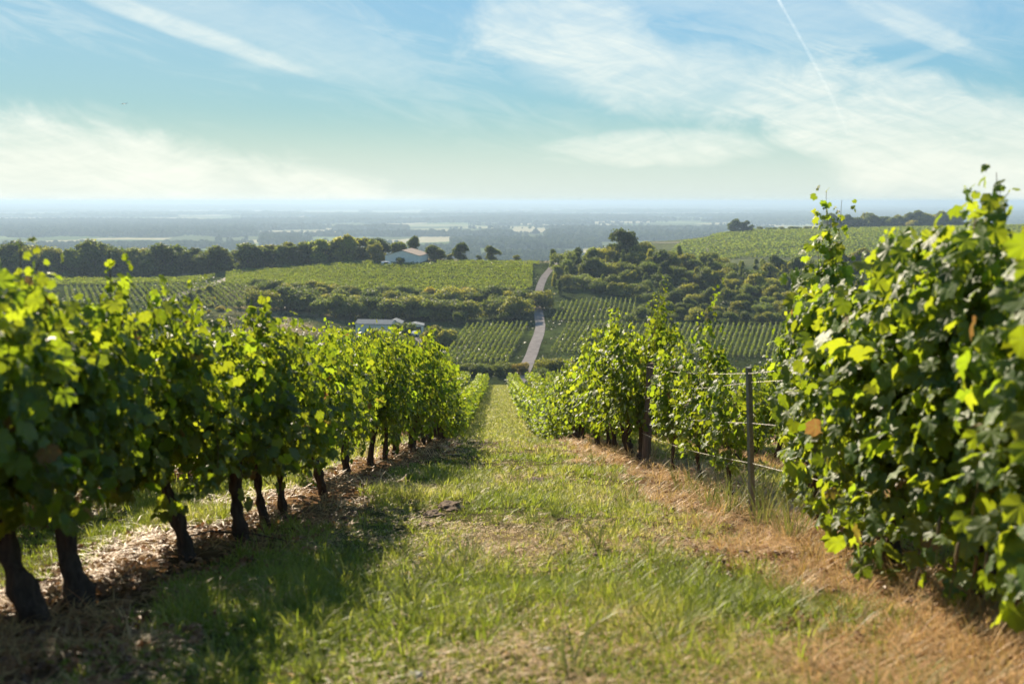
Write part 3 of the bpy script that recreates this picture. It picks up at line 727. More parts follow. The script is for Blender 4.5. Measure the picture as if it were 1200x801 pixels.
# ------------------------------------------------------------------ buildings
def gable(name, loc, rz, w_, l_, he, hr, mw, mr, label, cat='building', group=None, over=.3, openings=(), ridge='y', extras=True):
    o = empty(name, loc, label, cat, group, rz)
    x, y = w_ / 2, l_ / 2
    mb = MB()
    V = [(-x, -y, -1), (x, -y, -1), (x, y, -1), (-x, y, -1), (-x, -y, he), (x, -y, he), (x, y, he), (-x, y, he), (0, -y, hr), (0, y, hr)]
    mb.add(V, [(0, 1, 5, 8, 4), (2, 3, 7, 9, 6), (1, 2, 6, 5), (3, 0, 4, 7), (0, 3, 2, 1)]); put('wall', mb.mesh('wall', mw), o)
    mb = MB(); e = over; sl_ = (hr - he) / x; t_ = .12
    for s_ in (-1, 1):
        V = [(0, -y - e, hr + .01), (s_ * (x + e), -y - e, he - e * sl_ + .01), (s_ * (x + e), y + e, he - e * sl_ + .01), (0, y + e, hr + .01)]
        V += [(a_, b_, c_ + t_) for a_, b_, c_ in V]
        F_ = [(0, 1, 2, 3), (7, 6, 5, 4), (0, 4, 5, 1), (1, 5, 6, 2), (2, 6, 7, 3)]
        mb.add(V, F_)
    put('roof', mb.mesh('roof', mr), o)
    for (dx, dw, dz, dh) in openings:
        put('door' if dz < .1 else 'window', MB().box(dx - dw / 2, dx + dw / 2, -y - .04, -y + .02, dz, dz + dh).mesh('opening', M_dark), o)  # dark-coloured panel stands in for the shade inside an open front
    return o
bx, by = px_x(477, 428, -24), 428
gable('barn', (bx, by, z1(bx, by) - .2), R(-6), 14.5, 20, 3.1, 5.3, M_render, M_rooft, 'large white gabled barn on the skyline above the plateau vineyard', 'barn', over=.35)
bx, by = px_x(441, 287, -37), 287
o = gable('shed', (bx, by, z1(bx, by)), R(82), 6, 10.5, 3.0, 3.9, M_render2, M_roofg, 'cream shed with blue-grey roof at the foot of the scrub bank', 'shed', over=.25)
bx, by = px_x(487, 290, -37), 290
o = gable('garage', (bx, by, z1(bx, by)), R(4), 4.6, 5, 2.2, 2.7, M_render2, M_roofg, 'small pale garage with open dark front right of the cream shed', 'garage', over=.3, openings=((0, 3.4, 0, 1.9),))
bx, by = px_x(462, 288, -37), 291
gable('outbuilding', (bx, by, z1(bx, by)), R(0), 4, 6, 2.8, 3.6, M_render, M_roofg, 'white gable end of an outbuilding between the cream shed and the garage', 'outbuilding')
def vehicle(name, x, y, rz, L, Wd, H, paint, label, cat, box=False):
    o = empty(name, (x, y, z1(x, y) + .08), label, cat, None, rz)
    if box: prof = [(-L / 2, .35), (L / 2, .35), (L / 2, .95), (L / 2 - .25, 1.1), (L / 2 - .9, H), (-L / 2 + .05, H), (-L / 2, .9)]
    else: prof = [(-L / 2, .3), (L / 2, .3), (L / 2, .75), (L / 2 - 1.1, .92), (L / 2 - 1.75, H), (-L / 2 + .9, H), (-L / 2 + .2, .98), (-L / 2, .8)]
    n = len(prof); V = [(a_, s_ * Wd / 2 * (1 if b_ < 1.2 else .88), b_) for s_ in (-1, 1) for a_, b_ in prof]
    F_ = [tuple(range(n)), tuple(reversed(range(n, 2 * n)))] + [(i, i + n, (i + 1) % n + n, (i + 1) % n) for i in range(n)]
    put('body', MB().add(V, F_).mesh('body', paint), o)
    for s_ in (-1, 1):
        put('window', MB().box(-L * .2, L * .22, s_ * Wd * .47 - .02, s_ * Wd * .47 + .02, 1.02, H - .12).mesh('window', M_glass), o)
        for xx in (-L * .31, L * .31):
            mb = MB(); mb.tube([(xx, s_ * Wd / 2 - .1, .33), (xx, s_ * Wd / 2 + .03, .33)], .33, 14); put('wheel', mb.mesh('wheel', M_rubber), o)
    return o
x = px_x(453, 411, -26); vehicle('van', x, 411, R(3), 4.2, 1.9, 2.0, M_white, 'white boxy van parked at the field edge below the barn', 'van', True)
x = px_x(488, 281, -37); vehicle('parked_car', x, 281, R(60), 4.0, 1.7, 1.45, M_carblue, 'pale blue-grey car parked in front of the small garage', 'car')
x = px_x(503, 247, -37); o = put('wall', MB().box(-4.4, 4.4, -.25, .25, -1, .45).mesh('low_wall', M_concrete), None, (x, 247, z1(x, 247)), (0, 0, R(-3)), label='low pale concrete wall in front of the orchard trees', category='wall')
# sheds and houses of the town in the plain
k = 0
for px, y, w_, l_, h_, mr, lab in ((45, 1720, 34, 26, 7, M_roofw, 'long white-roofed hall of the town at the far left'), (78, 1700, 26, 18, 6, M_roofw, 'white hall right of the long hall at the far left'), (33, 1650, 16, 12, 5, M_roofw, 'small white hall nearest the left tree belt'),
    (8, 1700, 22, 14, 6, M_rooft, 'red-roofed building at the left edge of the town'), (62, 1640, 12, 10, 6, M_rooft, 'brown-roofed house between the white halls'), (118, 1660, 14, 10, 6, M_rooft, 'brown-roofed house right of the white halls'),
    (154, 1750, 16, 12, 5, M_roofw, 'lone pale-roofed barn right of the town'), (178, 1750, 18, 12, 5, M_roofw, 'pale-roofed hall at the right end of the town'), (308, 1950, 42, 30, 7, M_roofw, 'long pale flat hall in the fields behind the belt'), (338, 1950, 44, 26, 7, M_roofw, 'second long pale hall, right of the first in the fields')):
    x = px_x(px, y, -98); gable('hall' if mr is M_roofw else 'house', (x, y, z1(x, y) + 1), R(85 + k * 7 % 20), l_, w_, h_, h_ + 2.2, M_render, mr, lab, 'building'); k += 1
for i in range(16):
    px = 655 + (i * 37 % 52); y = 3050 + i * 22; x = px_x(px, y, -100)
    gable('house', (x, y, z1(x, y)), i * .7, 12, 16, 7, 11, M_render, M_rooft, 'tiny hazy house of the village beyond the scrub hill', 'house', 'houses of the far village')

# ------------------------------------------------------------------ vine plants
def leaf_template(detail=True):
    # grape leaf outline in polar form about the petiole junction; (angle from midrib, radius, is-vein)
    if detail: half = [(0, 1.0, 1), (9, .84, .4), (17, .86, .4), (26, .74, 0), (33, .76, .2), (41, .84, .5), (48, .95, 1), (57, .80, .4), (66, .80, .3), (76, .68, 0), (86, .72, .3), (100, .76, 1), (114, .62, .4), (132, .58, .3), (150, .50, .2), (166, .40, .1), (176, .14, 0)]
    else: half = [(0, 1.0, 1), (26, .74, 0), (48, .92, 1), (76, .68, 0), (105, .76, 1), (150, .5, .2), (176, .15, 0)]
    pts = [(R(a_), r, v) for a_, r, v in half] + [(-R(a_), r, v) for a_, r, v in reversed(half[1:])]
    V = [(0, 0, 0)]; ve = [1]
    for a_, r, v in pts:
        x, y = r * math.sin(a_), r * math.cos(a_)
        z = -.16 * r * r + .10 * abs(x) - .13 * v * r + .05 * math.sin(a_ * 5)
        V.append((x * .56, y * .56, z * .56)); ve.append(v)
    n = len(pts); F_ = [(0, i + 1, (i + 1) % n + 1) for i in range(n)]
    return np.array(V), np.array(F_), np.array(ve, float)
LT_hi, LT_lo = leaf_template(True), leaf_template(False)

def foliage(seed, height=1.8, leaves=620, length=1.2, base=.62, width=.42, tpl=LT_hi, size=.125, tall=(), low=.25, lateral=.6, hang=0.15):
    """leafy shoots rising from the cordon; row direction = local Y. returns (leaf arrays, list of shoot polylines)"""
    r_ = np.random.default_rng(seed); P, N_, Mi, Sz = [], [], [], []; shoots = []
    ns = max(6, int(length * 15)); per = max(6, leaves // ns)
    for i in range(ns + len(tall)):
        extra = i >= ns
        y0 = r_.uniform(-length / 2, length / 2); H = height * (1.04 - .42 * r_.uniform(0, 1) ** 1.6)
        side = r_.choice([-1, 1]) * r_.uniform(.1, 1) ** .7
        if extra: y0, H = tall[i - ns]; side *= .35
        z0 = base + r_.uniform(-.05, .12); pts = []
        L = 14
        lean = side * width; wob = r_.uniform(-.12, .12); ph = r_.uniform(0, 6.28)
        droop = r_.uniform(0, 1) < hang and not extra
        for k in range(L):
            s_ = k / (L - 1)
            x = lean * (1 - (1 - s_) ** 1.8) * (.85 if not droop else 1.25) + .05 * math.sin(ph + s_ * 6)
            z = z0 + (H - z0) * (s_ if not droop else (math.sin(s_ * 2.6) * .62 - .25 * s_ ** 3))
            y = y0 + wob * s_ + .05 * math.sin(ph * 2 + s_ * 5)
            if extra: x += .10 * s_ * s_ * side * 3; 
            pts.append((x, y, z))
        shoots.append(pts); pts = np.array(pts)
        m_ = per if not extra else int((H - z0) / .021)
        u = np.sort(r_.uniform(.0, 1.0, m_) ** (.9)) if not extra else np.linspace(.1, 1, m_)
        q = np.stack([np.interp(u, np.linspace(0, 1, L), pts[:, k]) for k in range(3)], 1)
        alt = np.where(np.arange(m_) % 2 == 0, 1, -1)
        out = np.sign(q[:, 0] + r_.normal(size=m_) * .12)
        off = np.c_[out * r_.uniform(.0, .13, m_), alt * r_.uniform(.03, .13, m_), r_.uniform(-.05, .07, m_)]
        if extra: off *= .75
        P.append(q + off)
        N_.append(np.c_[out * .75, alt * .25, np.full(m_, .55)] + r_.normal(size=(m_, 3)) * .48)
        Mi.append(np.c_[out * .55, alt * .5, np.full(m_, -.75)] + r_.normal(size=(m_, 3)) * .45)
        Sz.append(size * r_.uniform(.72, 1.22, m_) * np.where(u > .85, .72, 1.0) * (1.0 if not extra else 1.12 - .55 * u ** 3))
    # lateral leaves filling the hedge body and a skirt hanging low
    m_ = int(leaves * lateral); yy = r_.uniform(-length / 2, length / 2, m_)
    zz_ = low + (height * .93 - low) * r_.uniform(0, 1, m_) ** .8
    prof = width * (.55 + .6 * np.sin(np.clip((zz_ - low) / (height - low), 0, 1) * 2.7) ** .8)
    bumpy = .75 + .55 * vn(yy * 3 + seed, zz_ * 3, seed)
    s_ = r_.choice([-1, 1], m_); xx = s_ * prof * bumpy * r_.uniform(.55, 1.05, m_)
    P.append(np.c_[xx, yy, zz_]); N_.append(np.c_[s_ * .8, r_.normal(size=m_) * .2, np.full(m_, .5)] + r_.normal(size=(m_, 3)) * .45)
    Mi.append(np.c_[s_ * .3, r_.normal(size=m_) * .5, np.full(m_, -.8)] + r_.normal(size=(m_, 3)) * .4); Sz.append(size * r_.uniform(.7, 1.25, m_))
    P, N_, Mi, Sz = map(np.concatenate, (P, N_, Mi, Sz))
    # ragged underside
    under = low + .30 * vn(P[:, 1] * 2.2 + seed * 1.7, P[:, 0] * 0 + seed, seed)
    k = P[:, 2] > under; P, N_, Mi, Sz = P[k], N_[k], Mi[k], Sz[k]
    return P, N_, Mi, Sz, shoots

def foliage_mesh(name, seed, tpl=LT_hi, **kw):
    P, N_, Mi, Sz, shoots = foliage(seed, tpl=tpl, **kw)
    r_ = np.random.default_rng(seed + 1); n = len(P)
    sc = np.c_[Sz * r_.uniform(.85, 1.15, n), Sz, Sz * r_.uniform(.4, 1.9, n)]
    V, F_, at = scatter(tpl[0], tpl[1], P, frames(N_, Mi), sc, {'vein': tpl[2]}, {'rnd': r_.uniform(0, 1, n)})
    return make_mesh(name, V, F_, M_vine, at, smooth=True), shoots

def cane_mesh(name, shoots, r=.004, every=1):
    mb = MB()
    for i, s_ in enumerate(shoots[::every]):
        mb.tube(s_, [r * (1 - .6 * k / len(s_)) for k in range(len(s_))], 5, 0, i, False)
    return mb.mesh(name, M_cane, True)

def trunk_vine(name, seed, r0=.055, h=.68, lean=(0, 0), arms=.5, n=22):
    r_ = random.Random(seed); mb = MB(); pts = []; rr = []
    K = 16 if n < 12 else 34; p1, p2 = r_.uniform(0, 6), r_.uniform(0, 6)
    for k in range(K):
        s_ = k / (K - 1); z = -.15 + (h + .15) * s_
        pts.append((lean[0] * (1 - s_) ** 1.3 + .025 * math.sin(p1 + s_ * 5), lean[1] * (1 - s_) + .03 * math.sin(p2 + s_ * 4), z))
        rr.append(r0 * (1.14 - .38 * min(1, s_ * 1.8) + (.28 * sstep(.8, 1, s_)) + .12 * math.sin(s_ * 17 + p1) + .08 * math.sin(s_ * 41 + p2)))
    mb.tube(pts, rr, n, .24, seed)
    for sg in (-1, 1):
        b = pts[-2]; mb.tube([(b[0], b[1], b[2] - .04), (b[0] + r_.uniform(-.03, .03), b[1] + sg * .16, h + .06), (0, b[1] + sg * arms, h + .05 + r_.uniform(-.04, .05))], [r0 * .65, r0 * .45, r0 * .28], 8, .12, seed + sg)
    return mb.mesh(name, M_bark, True)

def vine(x, y, fol, trk, cane, label, group=None, rz=0.0, sc=(1, 1, 1)):
    o = empty('grapevine', (x, y, z1(x, y)), label, 'grapevine', group, rz, sc)
    put('foliage', fol, o)
    if trk is not None: put('trunk', trk, o)
    if cane is not None: put('shoots', cane, o)
    return o

# --- left row, near: trunk bases read off the slope
def ground_px(px, py):
    d = np.array([(px - 600) / FPX, 0, 0]); up = (400.5 - py) / FPX
    D = np.array([d[0], math.cos(PITCH) + up * math.sin(PITCH), -math.sin(PITCH) + up * math.cos(PITCH)])
    s_ = np.geomspace(1.5, 400, 4000); X = D[0] * s_; Y = D[1] * s_; H = CH + D[2] * s_ - Z(X, Y)
    i = int(np.argmax(H < 0)); return float(X[i]), float(Y[i])
hl = pchip([0, 5, 7.3, 9.5, 12, 20, 27, 34, 45, 130], [1.55, 1.60, 1.57, 1.56, 1.88, 2.2, 1.95, 1.6, 1.55, 1.55])
hr = pchip([0, 4, 5.5, 7, 10, 14, 17, 22, 30, 40, 130], [2.0, 2.05, 1.98, 2.05, 1.9, 2.0, 2.3, 2.15, 1.85, 1.7, 1.6])
left_trunks = [(68, 728, .062, (.24, -.05), 'thick straight grapevine trunk closest to the camera in the left row'),
 (128, 700, .062, (.24, -.12), 'second trunk of the left row, leaning hard and dark in the shade'),
 (228, 652, .05, (.20, -.05), 'leaning grapevine left of the two close-set trunks in the left row'),
 (288, 632, .05, (.05, 0), 'upright stout-trunked grapevine halfway along the shaded left row'),
 (320, 612, .036, (.14, 0), 'slim leaning grapevine whose trunk throws a long shadow in the left row'),
 (334, 602, .036, (.01, 0), 'thinnest grapevine trunk of the left row, knobbly at its base'),
 (378, 576, .05, (.08, 0), 'grapevine with crooked trunk just before the last dark trunk of the left row'),
 (405, 552, .055, (.02, 0), 'grapevine with a thick dark upper trunk under a low leafy arm, left row')]
used_y = []
for i, (px, py, r0, lean, lab) in enumerate(left_trunks):
    x, y = ground_px(px, py); used_y.append(y)
    nxt = ground_px(*left_trunks[min(i + 1, 7)][:2])[1] if i < 7 else y + 1.2; prv = used_y[i - 1] if i else y - 1.2
    ln = max(.9, min(1.6, (nxt - prv) / 2 * 1.35))
    H = float(hl(y)); rx = row_x(y, -1)
    fm, sh = foliage_mesh('foliage', 700 + i, height=H, leaves=int(1280 * ln), length=ln * 1.35, width=.50, low=.38, size=.100, lateral=.34, tall=((r_.uniform(-.4, .4), H + .22), (r_.uniform(-.4, .4), H + .12)))
    vine(x - lean[0], y, fm, trunk_vine('trunk', 60 + i, r0, .75, lean), cane_mesh('shoots', sh), lab)
print('left trunks', [round(v, 2) for v in used_y])
for i, (y, lab) in enumerate(((3.1, 'grapevine at the very left edge, only its leaves in the frame'), (4.0, 'blurred leafy grapevine filling the lower left corner'))):
    fm, sh = foliage_mesh('foliage', 720 + i, height=1.56, leaves=1050, length=1.35, width=.48, low=.5, size=.105, tall=((.2, 1.9),))
    vine(row_x(y, -1) - .1, y, fm, trunk_vine('trunk', 70 + i), cane_mesh('shoots', sh), lab)
# --- right row, near
near_right = [(3.15, 1.8, 'grapevine cropped by the right edge beside the camera', ()), (4.2, 1.98, 'tall blurred grapevine with a dark trunk at the right edge', ()),
 (5.0, 2.05, 'broad grapevine between the tall right-edge vine and the shoot rising above the horizon', ((-.3, 2.22), (-.2, 2.18), (-.05, 2.12))), (6.1, 1.78, 'grapevine with drooping lit leaves low over the straw, right row', ((.2, 2.12), (-.3, 2.05))),
 (7.2, 2.15, 'grapevine with a lone shoot rising above the far vineyard hill', ((.25, 2.62), (.36, 2.55), (.30, 2.45), (.12, 2.35), (-.2, 2.15))), (8.1, 1.7, 'grapevine whose leaves hang around the steel post', ((.1, 1.9),))]
for i, (y, H, lab, tall) in enumerate(near_right):
    fm, sh = foliage_mesh('foliage', 740 + i, height=H, leaves=1450 if i < 5 else 650, length=1.35 if i < 5 else .9, width=.52 if i < 4 else (.40 if i < 5 else .24), low=.06 if i != 5 else .5, size=.134, lateral=.5, tall=tall, base=.55)
    vine(row_x(y, 1) + (.10 if i < 4 else .22), y, fm, trunk_vine('trunk', 80 + i, .06, .6, (.04, .03)), cane_mesh('shoots', sh), lab)
# sparse gap of the right row
gap = [(10.2, 1.45, 300, .30, 'small sparse young grapevine between the two posts', ()), (11.8, 1.75, 420, .30, 'young grapevine with one tall lone shoot between the two posts', ((0, 2.5), (.12, 2.1), (-.2, 2.0))), (13.4, 1.75, 460, .30, 'thin grapevine just in front of the wooden post', ((.1, 1.8),))]
for i, (y, H, lv, low, lab, tall) in enumerate(gap):
    fm, sh = foliage_mesh('foliage', 760 + i, height=H, leaves=int(lv * 1.2), length=.9, width=.26, low=low, size=.10, tall=tall, base=.45)
    vine(row_x(y, 1), y, fm, trunk_vine('trunk', 90 + i, .028, .5, (.03, 0)), cane_mesh('shoots', sh), lab)
for i, (y, H, tall, lab) in enumerate(((15.9, 2.4, ((-.3, 3.05), (-.34, 2.9), (-.2, 2.8), (.1, 2.7), (.3, 2.6)), 'tall shaggy grapevine over the wooden post with a shoot leaning left'), (17.1, 2.3, ((.2, 2.65), (-.2, 2.55)), 'bright grapevine just beyond the wooden post'))):
    fm, sh = foliage_mesh('foliage', 770 + i, height=H, leaves=1200, length=1.35, width=.5, low=.38, size=.105, tall=tall)
    vine(row_x(y, 1) - .05, y, fm, trunk_vine('trunk', 95 + i, .07, .7, (.05, 0)), cane_mesh('shoots', sh), lab)
# prototypes for the rest
mid = [foliage_mesh('foliage', 800 + i, LT_lo, height=1.8, leaves=960, length=1.45, width=.48, low=.24, size=.108) for i in range(5)]
mid_t = [trunk_vine('trunk', 100 + i, .05, .7, (.05 * (i - 1), 0), n=9) for i in range(4)]
mid_c = [cane_mesh('shoots', m_[1], .005, 2) for m_ in mid]
farp = [foliage_mesh('foliage', 830 + i, LT_lo, height=1.8, leaves=260, length=1.5, width=.52, low=.32, size=.19) for i in range(5)]
def rest(k, y0, y1, hf, lab, group, step=1.22):
    y = y0
    while y < y1:
        i = random.randrange(5); H = float(hf(y)) * random.uniform(.93, 1.07)
        x = row_x(y, k) + random.uniform(-.07, .07)
        fl = mid[i][0] if y < 38 else farp[i][0]
        vine(x, y, fl, random.choice(mid_t), mid_c[i] if y < 26 else None, lab, group, random.choice([0, math.pi]) + random.uniform(-.06, .06), (random.uniform(.92, 1.1), 1, H / 1.8))
        y += step * random.uniform(.93, 1.07) * (1 if y < 38 else 1.12)
rest(-1, used_y[-1] + 1.15, 28, hl, 'full leafy grapevine of the left row past the last clearly seen trunk, before the crest', 'left row grapevines before the crest')
rest(-1, 28.5, 122, hl, 'low grapevine of the left row beyond the grassy crest', 'left row grapevines beyond the crest')
rest(1, 18.3, 28, hr, 'bright leafy grapevine of the right row between the wooden post and the crest', 'right row grapevines before the crest')
rest(1, 28.5, 122, hr, 'low bright grapevine of the right row beyond the grassy crest', 'right row grapevines beyond the crest')
rest(-2, 4.5, 24, lambda y: 1.6, 'grapevine of the second left row, glimpsed under and through the first', 'second left row grapevines')
rest(2, 6.5, 28, lambda y: 1.65, 'sunlit grapevine of the second right row seen through the gap by the posts', 'second right row grapevines')
# deeper rows merge into one mass
r_ = np.random.default_rng(44); P, N_, Mi, Sz = [], [], [], []
for k in (-6, -5, -4, -3, -2, 2, 3, 4, 5, 6, 7, 8):
    for y in np.arange(30 if abs(k) == 2 else 36, 124, .9):
        H = 1.62 * r_.uniform(.85, 1.12); n = int(75 if y > 50 else 100)
        P.append(np.c_[row_x(y, k) + r_.normal(size=n) * .27, y + r_.uniform(-.6, .6, n), Z(np.full(n, row_x(y, k)), np.full(n, y)) + .3 + (H - .3) * r_.uniform(0, 1, n) ** .55])
P = np.concatenate(P); n = len(P); N_ = np.c_[r_.choice([-1, 1], n) * .6, np.zeros(n), np.full(n, .7)] + r_.normal(size=(n, 3)) * .5
V, F_, at = scatter(LQ, LQF, P, frames(N_, r_.normal(size=(n, 3))), r_.uniform(.20, .32, n), {'vein': np.zeros(5)}, {'rnd': r_.uniform(0, 1, n)})
put('vine_rows', make_mesh('vine_rows', V, F_, M_vine, at), kind='stuff', label='massed far ends of the neighbouring vine rows dropping down the slope', category='vine rows')

# ------------------------------------------------------------------ posts and wires
def post_wood():
    x, y = row_x(15.3, 1) - .05, 15.3; mb = MB()
    mb.tube([(0, 0, -.3), (0, .01, .4), (.005, 0, 1.0), (0, -.01, 1.58), (0, -.01, 1.62)], [.072, .07, .067, .064, .05], 12, .05, 3)
    put('post', mb.mesh('post', M_post, False), None, (x, y, z1(x, y)), (R(1), R(1.5), 0), label='round weathered wooden post holding the trellis wires in the right row', category='post'); return Vector((x, y, z1(x, y)))
pw = post_wood()
x, y = row_x(8.75, 1) - .13, 8.75; mb = MB()
for dx0, dx1, dy0, dy1 in ((-.021, .021, -.003, .003), (-.021, -.016, .003, .04), (.016, .021, .003, .04)): mb.box(dx0, dx1, dy0, dy1, -.3, 1.36)
mb.box(-.023, .023, -.006, .043, 1.36, 1.37)
ps = Vector((x, y, z1(x, y))); put('post', mb.mesh('post', M_steel), None, ps, (R(-1), R(-3), R(20)), label='slim grey steel post leaning slightly in the right row, nearer than the wooden post', category='post')
for k, hw in enumerate((.48, .85, 1.22, 1.55)):
    pts = []
    a_ = ps + Vector((-.03 - .02 * k, -.03, min(hw, 1.3) + .02)); b_ = pw + Vector((-.07, 0, min(hw + .02, 1.58)))
    for q in range(17):
        f = q / 16; p = a_.lerp(b_, f); p.z -= .05 * math.sin(math.pi * f); pts.append(p - a_)
    pts = [Vector((.1, -4.8, 4.8 * .198)) + Vector((0, 0, -.0))] + pts
    put('wire', MB().tube(pts, .0024, 6).mesh('wire', M_wire, True), None, a_, label=('lowest', 'second lowest', 'third', 'topmost')[k] + ' trellis wire strung between the steel and wooden posts', category='wire')
for y in (27.5, 40, 53):
    x = row_x(y, 1); mb = MB(); mb.tube([(0, 0, -.3), (0, 0, 1.0), (.01, 0, 1.6)], [.06, .057, .05], 10, .05, int(y))
    put('post', mb.mesh('post', M_post), None, (x, y, z1(x, y)), label='wooden post buried in the foliage farther down the right row', category='post', group='hidden posts down the right row')

# ------------------------------------------------------------------ grass, straw, litter
def blade_tpl(seg=3):
    V, F_ = [], []
    for k in range(seg):
        s_ = k / seg; w_ = .5 * (1 - s_ * .55); V += [(-w_, s_ ** 1.7 * .45, s_), (w_, s_ ** 1.7 * .45, s_)]
    V.append((0, .5, .96)); 
    F_ = []
    for k in range(seg - 1): a_ = 2 * k; F_ += [(a_, a_ + 1, a_ + 3), (a_, a_ + 3, a_ + 2)]
    a_ = 2 * (seg - 1); F_.append((a_, a_ + 1, a_ + 2))
    return np.array(V, float), np.array(F_)
BT = blade_tpl(3)
def blades(cx, cy, per, h, wd, spread, tilt, tint, r_, flat=0.0):
    """tufts at cx,cy; arrays h, wd, tint per tuft"""
    n = len(cx); N = n * per
    i = np.repeat(np.arange(n), per); a = r_.uniform(0, 6.283, N); rr = spread[i] * np.sqrt(r_.uniform(0, 1, N))
    x = cx[i] + rr * np.cos(a); y = cy[i] + rr * np.sin(a); z = Z(x, y) - .004
    az_ = a + r_.normal(size=N) * .8
    tl = np.abs(r_.normal(size=N)) * tilt + flat
    H = h[i] * r_.uniform(.45, 1.15, N); Wd = wd[i] * r_.uniform(.7, 1.3, N)
    up = np.c_[np.cos(az_) * np.sin(tl), np.sin(az_) * np.sin(tl), np.cos(tl)]
    fw = np.c_[np.cos(az_) * np.cos(tl), np.sin(az_) * np.cos(tl), -np.sin(tl)]
    xa = np.cross(fw, up)
    M = np.stack([xa, fw, up], 2)
    if flat: z = z + r_.uniform(.0, .05, N)
    return scatter(BT[0], BT[1], np.c_[x, y, z], M, np.c_[Wd, H, H], None, {'tint': np.clip(tint[i] + r_.normal(size=N) * .12, 0, 1), 'rnd': r_.uniform(0, 1, N)})
def sample_ground(n, y0, y1, r_, tmax=.60, extra=1.2):
    u = r_.uniform(0, 1, n); y = (y0 ** -.35 + u * (y1 ** -.35 - y0 ** -.35)) ** (-1 / .35)   # denser close by
    x = r_.uniform(-1, 1, n) * (tmax * y + extra); return x, y
r_ = np.random.default_rng(91)
def side_strip(x, y):
    return row_strip(x, y)
# green grass of the alley
x, y = sample_ground(88000, 2.0, 42, r_)
u, st = side_strip(x, y)
edge = st + (fbm(x * 1.6, y * 1.2, 50, 3) - .5) * .9
dens = fbm(x * .8 + 9, y * .6, 41, 4); dry = fbm(x * .9 + 4, y * .55, 40, 4)
isgrass = (edge > .52) | (u < .4)
keep = isgrass & (dens + r_.uniform(-.25, .25, len(x)) > .34)
keep &= ~((dry > .62) & (r_.uniform(0, 1, len(x)) < .55))
x, y, dens, dry, u, st = x[keep], y[keep], dens[keep], dry[keep], u[keep], st[keep]
h = (.035 + .11 * sstep(.4, .75, dens) * r_.uniform(.5, 1.2, len(x))) * (1 + .4 * sstep(1.2, 2.2, u)); dd = np.maximum(1, y / 6)
V, F_, at = blades(x, y, 9, h * 1.25, .0052 * dd ** .85, .03 * dd ** .7, .42, np.clip(.36 + (dry - .5) * 2.1 + r_.normal(size=len(x)) * .16, 0, 1), r_)
x, y = sample_ground(9000, 2.0, 24, r_); u, st = side_strip(x, y)
k = ((st + (fbm(x * 1.6, y * 1.2, 50, 3) - .5) * .9 > .5) | (u < .8)) & (fbm(x * .8 + 9, y * .6, 41, 4) + r_.uniform(-.12, .12, len(x)) > .46); x, y = x[k], y[k]; dd = np.maximum(1, y / 6)
Vb, Fb, ab = blades(x, y, 13, r_.uniform(.07, .19, len(x)), .0070 * dd ** .8, .03 * dd ** .5, .42, np.clip(r_.uniform(0, .4, len(x)), 0, 1), r_)
F_ = np.r_[F_, Fb + len(V)]; V = np.r_[V, Vb]; at = {q: np.r_[at[q], ab[q]] for q in at}
n = 16000; y = r_.uniform(36, 124, n); x = _c(y) + r_.uniform(-1.9, 1.9, n)
Vb, Fb, ab = blades(x, y, 6, r_.uniform(.08, .24, n), .02 + y * .0004, .12 + y * .002, .5, np.clip(r_.uniform(.1, .75, n), 0, 1), r_)
F_ = np.r_[F_, Fb + len(V)]; V = np.r_[V, Vb]; at = {q: np.r_[at[q], ab[q]] for q in at}
put('grass', make_mesh('grass', V, F_, M_grass, at, smooth=True), kind='stuff', label='short green grass with dry patches covering the alley', category='grass')
# straw under the rows
x, y = sample_ground(80000, 2.0, 45, r_)
u, st = side_strip(x, y); edge = st + (fbm(x * 1.6, y * 1.2, 50, 3) - .5) * .9
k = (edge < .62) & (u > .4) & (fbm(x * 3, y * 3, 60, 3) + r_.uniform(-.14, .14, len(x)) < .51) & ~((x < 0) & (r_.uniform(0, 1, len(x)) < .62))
x, y = x[k], y[k]; dd = np.maximum(1, y / 6)
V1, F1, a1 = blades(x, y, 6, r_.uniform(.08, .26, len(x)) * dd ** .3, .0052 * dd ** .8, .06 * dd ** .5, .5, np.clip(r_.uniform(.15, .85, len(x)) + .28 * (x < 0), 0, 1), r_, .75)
k = r_.uniform(0, 1, len(x)) < .16; x, y, dd = x[k], y[k], dd[k]
V2, F2, a2 = blades(x, y, 7, r_.uniform(.08, .26, len(x)) * (1 - .4 * (x < 0)), .0032 * dd ** .8, .03 * dd ** .5, .35, np.clip(r_.uniform(.0, .7, len(x)), 0, 1), r_)
x, y = sample_ground(2600, 2.2, 22, r_); u, st = side_strip(x, y); k = (st < .62) & (x > 1.0); x, y = x[k], y[k]; dd = np.maximum(1, y / 6)
V3, F3, a3 = blades(x, y, 16, r_.uniform(.09, .24, len(x)), .0058 * dd ** .8, .05 * dd ** .4, .5, np.clip(r_.uniform(.15, .75, len(x)), 0, 1), r_)
F2 = np.r_[F2, F3 + len(V2)]; V2 = np.r_[V2, V3]; a2 = {q: np.r_[a2[q], a3[q]] for q in a2}
put('dry_grass', make_mesh('dry_grass', np.r_[V1, V2], np.r_[F1, F2 + len(V1)], M_straw, {q: np.r_[a1[q], a2[q]] for q in a1}, smooth=True), kind='stuff', label='bleached orange straw matted under the vine rows', category='dry grass')
